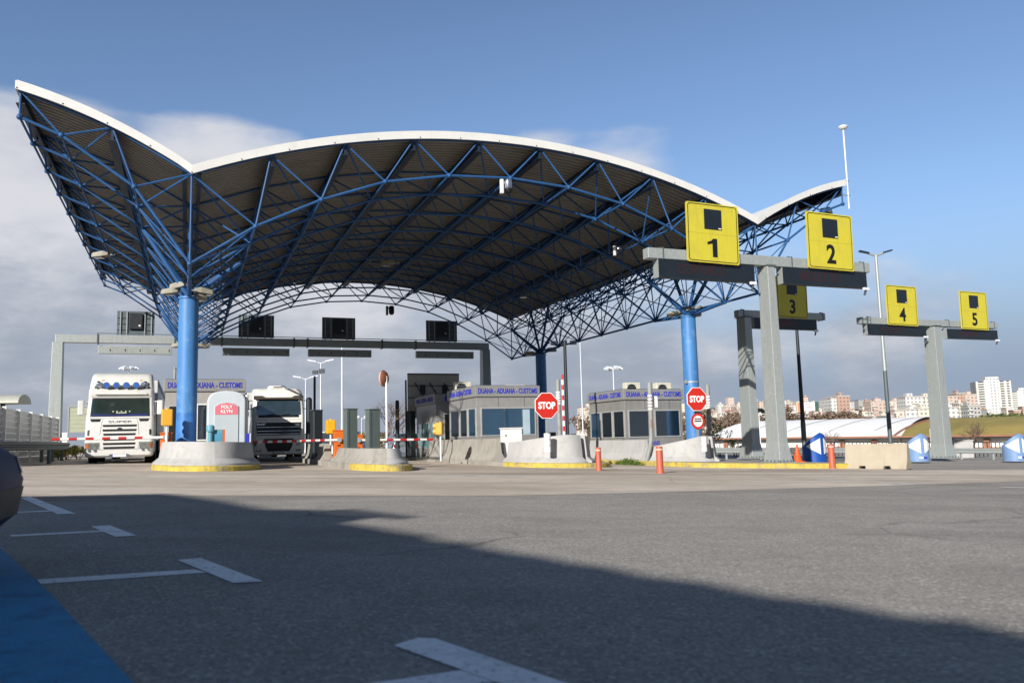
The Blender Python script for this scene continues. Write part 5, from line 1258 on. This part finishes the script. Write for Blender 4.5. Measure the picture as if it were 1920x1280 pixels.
# ------------------------------------------------------------------ far side: halls, hills, city, trees
def sstep(a, b, x): k = max(0, min(1, (x - a)/(b - a))); return k*k*(3 - 2*k)
def terr(x, y):
    az = math.atan2(x, y); k = sstep(R(2), R(14), az)
    d = math.hypot(x, y)
    near = G(x, y) - .35
    base = -4.5 + 9*sstep(250, 700, d) + 26*sstep(700, 1500, d) + 22*sstep(1200, 2200, d)
    n = math.sin(x*.011 + 1.3)*math.cos(y*.007)*3*sstep(300, 900, d) + math.sin(x*.0043 + .6)*9*sstep(900, 1600, d)
    far = k*(base + n) + (1 - k)*(-3.5 + 5*sstep(300, 1500, d))
    q = sstep(150, 260, d)
    return near*(1 - q) + far*q
b = MB(); rings_ = []; AZ = [R(-50 + 100*i/80) for i in range(81)]; DS = [135, 150, 165, 180, 200, 225, 260, 300, 360, 430, 520, 620, 740, 880, 1050, 1250, 1500, 1800, 2200, 2800, 3500]
for d in DS: rings_.append([(d*math.sin(a_), d*math.cos(a_), terr(d*math.sin(a_), d*math.cos(a_))) for a_ in AZ])
b.loft(rings_, closed=False, caps=False)
tag(b.build('hills', mat('hill_scrub', '#5f5a46', .95, 0, .35, .02, dirt='#3f4a33', dirt_amt=.8, ds=.012), smooth=True), kind='structure')
# facade materials with storeys of windows for buildings a few pixels wide
def facade(name, c, wc='#4d5358', fx=3.2, fz=3.0, wx=.5, wz=.5, band=None):
    if name in MATS: return MATS[name]
    m = mat(name, c, .85, 0, .08, .08); nt = m.node_tree; L = nt.links.new; bs = nt.nodes['Principled BSDF']
    src = bs.inputs['Base Color'].links[0].from_socket
    tc = nd(nt, 'ShaderNodeTexCoord'); sp = nd(nt, 'ShaderNodeSeparateXYZ'); L(tc.outputs['Object'], sp.inputs['Vector'])
    def mt(op, a, b_=None):
        n = nd(nt, 'ShaderNodeMath', operation=op)
        for i, v in ((0, a), (1, b_)):
            if v is None: continue
            if isinstance(v, (int, float)): n.inputs[i].default_value = v
            else: L(v, n.inputs[i])
        return n.outputs[0]
    h = mt('ADD', sp.outputs['X'], mt('MULTIPLY', sp.outputs['Y'], 1.0))
    wx_ = mt('LESS_THAN', mt('FRACT', mt('DIVIDE', h, fx)), wx); wz_ = mt('LESS_THAN', mt('ABSOLUTE', mt('SUBTRACT', mt('FRACT', mt('DIVIDE', sp.outputs['Z'], fz)), .5)), wz/2)
    f = mt('MULTIPLY', wx_, wz_)
    ge = nd(nt, 'ShaderNodeNewGeometry'); sn = nd(nt, 'ShaderNodeSeparateXYZ'); L(ge.outputs['Normal'], sn.inputs['Vector'])
    f = mt('MULTIPLY', f, mt('LESS_THAN', mt('ABSOLUTE', sn.outputs['Z']), .5))
    mx = nd(nt, 'ShaderNodeMix', data_type='RGBA'); L(f, mx.inputs['Factor']); L(src, mx.inputs['A']); mx.inputs['B'].default_value = srgb(wc); L(mx.outputs['Result'], bs.inputs['Base Color'])
    return m
FAC = {'white': facade('facade_white', '#c8c6c0', '#878c92'), 'cream': facade('facade_cream', '#cfc7b8', '#88857f', 2.9), 'salmon': facade('facade_salmon', '#bea99c', '#87807c', 3.4), 'brick': facade('facade_brick', '#ab8d7d', '#7a6c66', 3.0), 'grey': facade('facade_grey', '#a8a7a3', '#565b60', 2.6), 'pink': facade('facade_pink', '#cfbab0', '#8b827f', 3.1)}  # facade and window tones paled to stand in for distance haze
ROOFT = mat('roof_tile_far', '#8e5a45', .9, 0, .2, .1); ROOFG = mat('roof_flat_far', '#b8b4ac', .9, 0, .15, .1)
def block(lab, x0, x1, pt, D, fac, depth=14, group=None, az=0, roof=ROOFG, pent=True, name='apartment_block', cat='building', sub=True):
    a_, c_ = at(x0, 800, D), at(x1, 800, D); w = c_.x - a_.x; mx_ = (a_.x + c_.x)/2
    zb = terr(mx_, D) - 6; P = Vector((mx_, D, zb)); h = zat(Vector((mx_, D, 0)), pt) - zb
    t = thing(name, lab, cat, P, az, group)
    MB().box(-w/2, w/2, 0, depth, 0, h).build('wall', FAC[fac], t)
    MB().box(-w/2 - .4, w/2 + .4, -.4, depth + .4, h, h + .7).build('roof', roof, t)
    if pent: k = RND.uniform(-.25, .25); MB().box(w*k - w*.16, w*k + w*.16, 3, 8, h + .7, h + 3.2).build('stair_house', FAC[fac], t)
    if sub:
        nf = max(2, int(h/3.1)); xs = RND.choice((-.3, .3, 0))
        for f in range(2, nf): MB().box(w*xs - w*.17, w*xs + w*.17, -1.1, 0, f*3.0, f*3.0 + 1.0).build('balcony', FAC['white'] if fac != 'white' else FAC['cream'], t)
    return t, w, h
# landmark blocks
def tower(lab, x0, x1, pt, D, nf, group=None):
    a_, c_ = at(x0, 800, D), at(x1, 800, D); w = c_.x - a_.x; mx_ = (a_.x + c_.x)/2
    zb = terr(mx_, D) - 8; h = zat(Vector((mx_, D, 0)), pt) - zb; t = thing('tower_block', lab, 'building', Vector((mx_, D, zb)), R(-12), group)
    core = mat('tower_grey', '#8f9092', .8, 0, .1, .1); MB().box(-w/2, w/2, 0, 16, 0, h - 3).build('wall', core, t)
    MB().box(-w*.18, w*.20, 2, 12, h - 3, h + 1.5).build('roof_house', FAC['white'], t); fh = (h - 3)/nf
    for x, ww in ((-.47, .05), (-.18, .17), (.16, .06), (.34, .06), (.48, .04)): MB().box(w*x - w*ww/2, w*x + w*ww/2, -1.6, 0, 0, h - (3 if ww < .1 else 1.5)).build('pier', mat('tower_white', '#cfccc4', .8, 0, .06, .2), t)
    for f in range(nf):
        for x0_, x1_ in ((-.44, -.27), (.20, .31), (.37, .46)):
            MB().box(w*x0_, w*x1_, -1.3, 0, f*fh + .1, f*fh + 1.25).build('balcony', MATS['tower_white'], t)
            MB().box(w*x0_, w*x1_, -.05, -.01, f*fh + 1.3, f*fh + fh - .1).build('window', GLD, t)
        for k in range(3): MB().box(w*(-.07 + k*.07), w*(-.03 + k*.07), -.06, -.01, f*fh + 1.1, f*fh + 2.3).build('window', GLD, t)
    MB().box(-w*.09, w*.13, -.4, -.02, 0, h - 3).build('window_bay', FAC['white'], t)
tower('tall white tower block with dark balconies at the right of the skyline', 1839, 1899, 709, 820, 17)
tower('second grey tower block cut by the right edge of the skyline', 1900, 1960, 729, 860, 14)
block('white and brick slab block standing alone left of the middle of the skyline', 1561, 1572, 747, 700, 'white', 20, sub=False, pent=False)
block('plain brick-red end of the slab block on the skyline', 1572.5, 1597, 743, 700, 'brick', 20, sub=False)[0]
block('long white block with balconies left of the big sign post with boards 4 and 5', 1702, 1737, 744, 680, 'white', 16)
block('white block with a brick flank behind the post of boards 4 and 5', 1738, 1760, 744, 690, 'cream', 16)
block('orange brick block right of the post of boards 4 and 5', 1772, 1800, 743, 690, 'salmon', 16)
block('red brick block left of the tall tower', 1799, 1814, 738, 720, 'brick', 16, sub=False); block('salmon striped block beside the tall tower', 1814, 1838, 740, 725, 'salmon', 16)
block('beige low block below the tall tower', 1802, 1818, 757, 610, 'cream', 14); block('grey low block with dark balconies below the tall tower', 1818, 1842, 760, 600, 'grey', 14)
block('long terraced salmon block in the middle of the skyline', 1636, 1668, 753, 720, 'salmon', 16); block('terraced cream block right of the salmon terrace', 1668, 1701, 752, 730, 'pink', 16)
block('low orange brick hall below the slab block', 1520, 1632, 786, 420, 'brick', 20, roof=ROOFT, sub=False, pent=False)
for x0, x1, pt, f in ((1700, 1722, 768, 'white'), (1724, 1748, 767, 'cream'), (1776, 1800, 764, 'white'), (1680, 1698, 770, 'pink')): block('small white block at the foot of the skyline, %s front' % f, x0, x1, pt, 560, f, 12, 'low blocks at the foot of the skyline', sub=False)
t, w, h = block('long pale blue glass building on the far hilltop', 1613, 1662, 749, 1500, 'grey', 30, sub=False, pent=False); t.children[0].data.materials[0] = mat('glass_blue_far', '#7f9db8', .4, 0, .1, .05)
# billboard
P = at(1520, 790, 400); zb = terr(P.x, 400); P.z = zb; zt = zat(P, 754) - zb; z1 = zat(P, 770) - zb
t = thing('billboard', 'white advertising billboard with small red lines on the far hillside', 'billboard', P, 0); MB().box(-3.0, 2.6, 0, .4, z1, zt).build('board', WPAINT, t); MB().box(-5.6, -3.2, 0, .4, z1 - .6, zt).build('side_panel', mat('bill_orange', '#c98a5a', .6), t); MB().box(2.6, 4.6, .5, .9, z1 - .4, zt + .2).build('green_back', mat('bill_green', '#3a5548', .7), t)
for k, (a_, c_) in enumerate(((-2.4, .2), (-2.4, 1.6), (-2.4, .9))): MB().box(a_, c_, -.03, -.01, zt - .9 - k*.75, zt - .68 - k*.75).build('red_line', REDP, t)
for x in (-2, 1.5): MB().box(x - .2, x + .2, .4, .8, 0, z1).build('post', GALVD, t)
P = at(1514, 795, 330); P.z = terr(P.x, 330); h = zat(P, 773) - P.z; tag(MB().box(-.7, .7, 0, 1.4, 0, h).box(-.85, .85, -.15, 1.55, h, h + .25).build('white_tower_stub', WPAINT, loc=P), 'slim white square shaft below the billboard', 'shaft')
# hillside blocks too small to tell apart
rr = random.Random(11); n = 0
for D, pts, wr in ((1400, (744, 754), (9, 17)), (1050, (752, 762), (8, 16)), (800, (762, 772), (8, 17)), (620, (770, 780), (9, 18)), (480, (779, 790), (10, 18))):
    x = 1080 + rr.uniform(0, 10)
    while x < 1945:
        w_ = rr.uniform(*wr)
        if not (D < 700 and x > 1690) and rr.random() < (.82 if D > 500 else .6):
            pt = rr.uniform(*pts) + max(0, (1420 - x))*.03 - max(0, (x - 1700))*.012
            f = rr.choice(('white', 'cream', 'cream', 'cream', 'pink', 'white', 'salmon', 'white', 'cream', 'brick'))
            block('small %s apartment block among many on the far hillside' % {'white': 'white', 'cream': 'cream', 'salmon': 'salmon', 'pink': 'pinkish', 'brick': 'brick-red'}[f], x, x + w_*.9, pt, D + rr.uniform(-40, 40), f, 12, '%s apartment blocks on the far hillside' % {'white': 'white', 'cream': 'cream', 'salmon': 'salmon', 'pink': 'pinkish', 'brick': 'brick-red'}[f], az=R(rr.uniform(-20, 20)), roof=rr.choice((ROOFT, ROOFG, ROOFG)), pent=rr.random() < .4, sub=False); n += 1
        x += w_ + rr.uniform(0, 6)
# halls behind the right guardrail
BRK = mat('hall_brick', '#91664f', .85, 0, .15, .8, streak=.15); HW = mat('hall_white', '#dcdad4', .7, 0, .06, .5, streak=.12); HROOF = mat('hall_roof', '#f3f2ee', .6, 0, .05, .2, streak=.08); GRASS = mat('roof_grass', '#8a7d42', .95, 0, .25, .25, bump=1, bs=3, dirt='#a08a4a', dirt_amt=.6, ds=.15)
A, B_ = at(1338, 822, 128), at(1688, 818, 112); C_, D_ = at(1690, 818, 112), at(2150, 812, 92)
def hall(lab, A, B_, rise, depth, roofm, name, grass=False):
    d = (B_ - A); d.z = 0; Ln = d.length; az = math.atan2(d.y, d.x); ez = A.z; zb = min(G(A.x, A.y), G(B_.x, B_.y)) - .4
    slope = (B_.z - A.z)/Ln
    t = thing(name, lab, 'hall', Vector((A.x, A.y, zb)), az, 'long halls beyond the right guardrail'); e = ez - zb
    MB().loft([[(0, 0, 0), (Ln, 0, 0), (Ln, 0, e + slope*Ln), (0, 0, e)], [(0, depth, 0), (Ln, depth, 0), (Ln, depth, e + slope*Ln), (0, depth, e)]]).build('wall', HW, t)
    b = MB(); rg = []; N = 16
    for i in range(N + 1):
        k = i/N; y = -1.0 + (depth + 2)*k; z = rise*math.sin(math.pi*k)**.8 if 0 < k < 1 else 0
        rg.append([(-.3, y, e + z + .05), (Ln + .3, y, e + z + .05 + slope*Ln)])
    b.loft(rg, closed=False, caps=False); rf = b.build('roof', roofm, t, smooth=True)
    g = MB(); arc = [(p[0][1], p[0][2]) for p in rg]
    g.prism(arc, lambda y, z: (.02, y, z - .03), lambda y, z: (.32, y, z - .03)); g.prism(arc, lambda y, z: (Ln - .32, y, z - .03 + slope*Ln), lambda y, z: (Ln - .02, y, z - .03 + slope*Ln)); g.build('gable', BRK, t)
    if grass:
        q = MB(); q.loft([[(-.75, y, z + .12), (-.3, y, z + .12), (-.3, y, z - .4), (-.75, y, z - .4)] for y, z in arc]); q.build('gable_arch', BRK, t)
    else:
        k = 0; x = 4
        while x < Ln - 3:
            b2 = MB()
            for i in range(1, 8): b2.bar((x + i*.55, rg[i][0][1], rg[i][0][2] + .03 + slope*x), (x + (i + 1)*.55, rg[i + 1][0][1], rg[i + 1][0][2] + .03 + slope*x), .14, .04)
            b2.build('roof_rib', GALV, t); x += 6.2
    MB().loft([[(0, -1.1, e - .14), (Ln, -1.1, e - .14 + slope*Ln), (Ln, -1.1, e + .1 + slope*Ln), (0, -1.1, e + .1)], [(0, -.95, e - .14), (Ln, -.95, e - .14 + slope*Ln), (Ln, -.95, e + .1 + slope*Ln), (0, -.95, e + .1)]]).build('eave', BRK, t)
    MB().loft([[(0, -1.0, e - .32), (Ln, -1.0, e - .32 + slope*Ln), (Ln, -1.0, e - .15 + slope*Ln), (0, -1.0, e - .15)], [(0, -.2, e - .32), (Ln, -.2, e - .32 + slope*Ln), (Ln, -.2, e - .15 + slope*Ln), (0, -.2, e - .15)]]).build('gutter', DARKM, t)
    x = 2.0
    while x < Ln - 1: MB().box(x - .33, x + .33, -.35, .02, 0, e - .4 + slope*x).build('pier', BRK, t); x += 4.3
    MB().box(.1, Ln - .1, -.18, .0, 0, 1.35).build('plinth', BRK, t)
hall('long white barrel-roofed hall with brick piers behind the right guardrail', A, B_, 2.7, 40, HROOF, 'white_hall')
hall('hall with a grass-covered curved roof at the right edge', C_, D_, 2.4, 34, GRASS, 'grass_roof_hall', True)
# dark railing in front of the halls
A, B_ = at(1545, 842, 70), at(2000, 842, 62)
t = thing('dark_railing', 'thin dark railing between the guardrail and the halls', 'railing', Vector((A.x, A.y, G(A.x, A.y))), 0); Ln = (B_ - A); b = MB(); k = 60
zt_ = zat(A, 829) - G(A.x, A.y)
for i in range(k + 1):
    p = Ln*(i/k); z = G(A.x + p.x, A.y + p.y) - G(A.x, A.y); b.tube((p.x, p.y, z), (p.x, p.y, z + zt_), .035, 5)
z1_ = G(B_.x, B_.y) - G(A.x, A.y); b.build('bars', DARKM, t)
q = MB(); q.tube((0, 0, zt_), (Ln.x, Ln.y, z1_ + zt_), .05, 6).tube((0, 0, zt_*.55), (Ln.x, Ln.y, z1_ + zt_*.55), .04, 6); q.build('top_rail', DARKM, t)
P = at(1809, 858, 56); P.z = G(P.x, P.y); h = zat(P, 826) - P.z
t = thing('concrete_cabinet', 'pale concrete cabinet behind the right guardrail', 'cabinet', P, R(-10)); MB().box(-.6, .6, 0, .9, 0, h).build('body', CONC, t, bevel=.02); MB().box(-.64, .64, -.04, .94, h, h + .06).build('lid', CONC, t)
P = at(1747, 822, 100); P.z = G(P.x, P.y); h = zat(P, 803) - P.z; t = thing('white_chimney', 'small white box standing at the grass roof eave', 'box', P, 0); MB().box(-.5, .5, -1.4, -.6, 0, h).build('body', WPAINT, t)

# ------------------------------------------------------------------ trees and weeds
def leafball(b, c, r, n, rnd, s=.18, squash=.8):
    for _ in range(n):
        d = Vector((rnd.gauss(0, 1), rnd.gauss(0, 1), rnd.gauss(0, 1))).normalized()*r*rnd.random()**.4; d.z *= squash
        p = Vector(c) + d; a_ = Vector((rnd.gauss(0, 1), rnd.gauss(0, 1), rnd.gauss(0, 1))).normalized(); e_ = a_.cross(Vector((rnd.gauss(0, 1), rnd.gauss(0, 1), rnd.gauss(0, 1)))).normalized(); q = s*rnd.uniform(.6, 1.3)
        b.add([p - a_*q, p + e_*q*.55, p + a_*q, p - e_*q*.55], [(0, 1, 2, 3)], rnd.choice((0, 0, 1)))
def grow(b, p, d, Ln, r, lv, rnd, tips, nb=3, spread=.6, up=.15):
    q = p + d*Ln*.5 + Vector((rnd.gauss(0, .04), rnd.gauss(0, .04), 0))*Ln; e = q + (d + Vector((rnd.gauss(0, .15), rnd.gauss(0, .15), up))).normalized()*Ln*.5
    b.tube(p, q, r, 5 if lv > 1 else 3, r*.8, caps=False); b.tube(q, e, r*.8, 5 if lv > 1 else 3, r*.6, caps=False)
    if lv == 0: tips.append(e); return
    for k in range(nb + (1 if lv > 2 else 0)):
        st = e if k < 2 else q + (e - q)*rnd.random()
        dd = (d + Vector((rnd.gauss(0, spread), rnd.gauss(0, spread), rnd.gauss(.1, spread*.5)))).normalized()
        grow(b, st, dd, Ln*rnd.uniform(.58, .8), r*.55, lv - 1, rnd, tips, nb, spread, up)
def tree(lab, loc, h, seed, leaf=None, lv=4, name='bare_tree', group=None, nb=3, spread=.55, ls=.16, ln=14, wide=1.0, r0=.03, leaf2=None):
    rnd = random.Random(seed); t = thing(name, lab, 'tree', loc, rnd.uniform(0, 6), group); tips = []; tr_ = MB()
    tr_.tube((0, 0, -.2), (0, 0, h*.22), h*r0, 7, h*r0*.75); tr_.build('trunk', WOODB, t); b = MB()
    for k in range(4): grow(b, Vector((0, 0, h*.20)), Vector((rnd.gauss(0, .4*wide), rnd.gauss(0, .4*wide), 1)).normalized(), h*.30, h*r0*.55, lv - 1, rnd, tips, nb, spread)
    if leaf:
        b.build('branches', WOODB, t); l = MB(); 
        for p in tips: leafball(l, p, h*.07*wide, ln, rnd, ls)
        l.build('crown', [leaf, leaf2 or LEAFP], t)
    else: b.build('crown', TWIG, t)
    return t
def on(px, py, D): p = at(px, py, D); p.z = (G(p.x, p.y) if D < 140 else terr(p.x, p.y)); return p
tree('bare tree with fine twigs behind the traffic mirror', on(733, 840, 88), 6.4, 3, group=None, lv=5, r0=.02)
tree('thin bare tree left of the rear booth', on(762, 840, 84), 5.0, 9, lv=4, r0=.02)
tree('bare low tree above the concrete cabinet at the right', on(1826, 838, 78), 3.4, 12, lv=5, wide=1.6, spread=.7)
tree('small bare tree behind the dark blue beacon', on(1560, 838, 74), 2.6, 14, lv=4, wide=1.4, spread=.7)
LIME = mat('leaf_lime', '#9aa052', .7, 0, .3, 5)
for k, (px, D, h) in enumerate(((1853, 300, 9), (1866, 310, 8.5), (1880, 305, 9), (1893, 300, 8), (1908, 308, 9))): tree('dark olive tree in a row at the foot of the tall towers', on(px, 786, D), h, 40 + k, LEAFD, lv=3, name='leafy_tree', group='dark trees below the towers', ls=.5, ln=20, wide=1.3)
proto = None; rr = random.Random(5)
for k in range(46):
    px = 1110 + rr.uniform(0, 510); D = rr.uniform(210, 330); p = on(px, 800, D)
    if k < 5: proto = (proto or []) + [tree('bare brown tree among many below the hillside blocks', p, 12, 60 + k, mat('twig_mass', '#6a5849', .95, 0, .3, .4), lv=3, group='bare brown trees below the hillside', r0=.02, spread=.6, ls=.45, ln=9, wide=1.3, leaf2=mat('twig_mass_grey', '#7b6c5c', .95, 0, .3, .4))]
    else: copy_thing(rr.choice(proto), p, rr.uniform(0, 6), scale=(1.1, 1.1, rr.uniform(.8, 1.1)))
for k in range(16):
    px = 560 + rr.uniform(0, 250); D = rr.uniform(150, 230); p = on(px, 835, D); c = copy_thing(rr.choice(proto), p, rr.uniform(0, 6), 'small bare tree on the horizon left of the booths', scale=(.5, .5, .38)); c['group'] = 'small bare trees on the horizon'
for k, (x0, x1, pt) in enumerate(((668, 700, 829), (712, 745, 828), (760, 800, 829), (820, 850, 829))):
    a_, c_ = at(x0, 836, 170), at(x1, 836, 170); p = (a_ + c_)/2; p.z = terr(p.x, p.y); h = zat(p, pt) - p.z; w_ = c_.x - a_.x
    t = thing('tiled_house', 'low orange-roofed house on the horizon, number %s from the left' % ('one', 'two', 'three', 'four')[k], 'house', p, 0, 'orange-roofed houses on the horizon')
    MB().box(-w_/2, w_/2, 0, 6, 0, h*.6).build('wall', FAC['cream'], t); MB().prism([(-.4, h*.6), (3, h), (6.4, h*.6)], lambda y, z: (-w_/2 - .3, y, z), lambda y, z: (w_/2 + .3, y, z)).build('roof', mat('tile_orange', '#b8663a', .9, 0, .15, .5), t)
def shrub(lab, P, w_, h, m, m2, seed, n=900, group=None, ls=.06, name='shrub', cat='shrub'):
    rnd = random.Random(seed); t = thing(name, lab, cat, P, 0, group); st = MB(); l = MB()
    for k in range(7):
        e = Vector((rnd.uniform(-w_, w_)*.7, rnd.uniform(-w_, w_)*.5, h*rnd.uniform(.35, .8))); st.tube((e.x*.15, e.y*.15, -.05), e, .02, 5, .008)
        leafball(l, e, w_*.38, n//7, rnd, ls, .9)
    st.build('stems', TWIG, t); l.build('foliage', [m, m2], t)
def weeds(u, v, w_, h, lab, m, seed, n=140):
    rnd = random.Random(seed); P = UV(u, v); b = MB()
    for _ in range(n):
        x = rnd.uniform(-w_, w_); y = rnd.uniform(-.08, .08); hh = h*rnd.uniform(.3, 1)*(1 - (abs(x)/w_)**2*.6); l = rnd.uniform(-.08, .08)
        b.add([(x - .012, y, 0), (x + .012, y, 0), (x + l + .006, y + rnd.uniform(-.05, .05), hh)], [(0, 1, 2)]); leafball(b, (x + l, y, hh*rnd.uniform(.4, 1)), .03, 2, rnd, .035)
    tag(b.build('weed_clump', [m, LEAFP], loc=P, rotz=AL + R(90)), lab, 'weeds')
shrub('airy yellow-green tree right of the second stop sign', on(1352, 850, 60), 1.0, 2.6, LIME, mat('leaf_lime_pale', '#b9b878', .7, 0, .3, 5), 21, 500, ls=.07, name='leafy_tree', cat='tree')
shrub('low lime-green shrub beside the right concrete wall', on(1378, 852, 58), .8, 1.4, LIME, LEAFP, 25, 500, ls=.06)
shrub('rounded brownish bush between the two grey steel posts', on(690, 842, 86), 2.0, 2.4, MATS['twig_mass_grey'], LEAFP, 5, 1500, ls=.10, name='bush')
weeds(16.1, -2.1, 1.0, .30, 'green weeds growing along the yellow kerb before the right booth', mat('weed_green', '#48601f', .7, 0, .3, 9), 1, 420)
weeds(16.1, .5, .35, .24, 'small green weed at the kerb behind the left orange bollard', MATS['weed_green'], 2, 120)
for k, (px, D) in enumerate(((112, 40), (128, 41), (146, 43))):
    shrub('%s yellow-green shrub behind the guardrail posts at the left' % ('left', 'middle', 'right')[k], on(px, 866, D), .55, .75, mat('leaf_yellow', '#a39a48', .7, 0, .3, 6), LEAFO, 80 + k, group='yellow-green shrubs at the left')

# ------------------------------------------------------------------ office block behind the photographer: its shadow lies across the parking bays
SHADOW = [(-900, 934), (45, 931), (320, 925), (430, 940), (500, 954), (600, 955.5), (705, 969), (650, 979), (760, 998), (960, 1035), (1210, 1078), (1440, 1115), (1700, 1155), (1920, 1188), (2300, 1245)]
YW = -9.0
def caster(px, py):
    p = gp(px, py); k = (p.y - YW)/LDIR.y; q = p - LDIR*k; return q.x, q.z
sil = []
for i, (a_, b_) in enumerate(zip(SHADOW, SHADOW[1:])):
    p, q = caster(*a_), caster(*b_); sil.append(p)
    if i >= 8:                                                   # small steps added to the outline to roughen the shadow's edge
        k = max(2, int(abs(q[0] - p[0])/.28))
        for j in range(1, k): f = j/k; sil.append((p[0] + (q[0] - p[0])*f, p[1] + (q[1] - p[1])*f + (.045 if j % 2 else -.01) + RND.uniform(-.025, .025)))
sil.append(caster(*SHADOW[-1]))
zb = -1.2
t = thing('office_block', 'grey office block with a stepped roofline behind the parking bays', 'building', Vector((0, 0, 0)), 0)
poly = sil + [(sil[-1][0], zb), (sil[0][0], zb)]
MB().prism(poly, lambda x, z: (x, YW, z), lambda x, z: (x - 1.5*LDIR.x/LDIR.y, YW - 1.5, z)).build('wall', mat('office_grey', '#8e8d89', .8, 0, .1, .5, streak=.1), t)
p, q = caster(655, 951.5), caster(772, 966.5); MB().bar((p[0], YW - .3, p[1]), (q[0], YW - .3, q[1]), .10, .10).bar((p[0], YW - .3, p[1]), (p[0], YW - .3, p[1] - 1.2), .10, .10).build('roof_rail', DARKM, t)
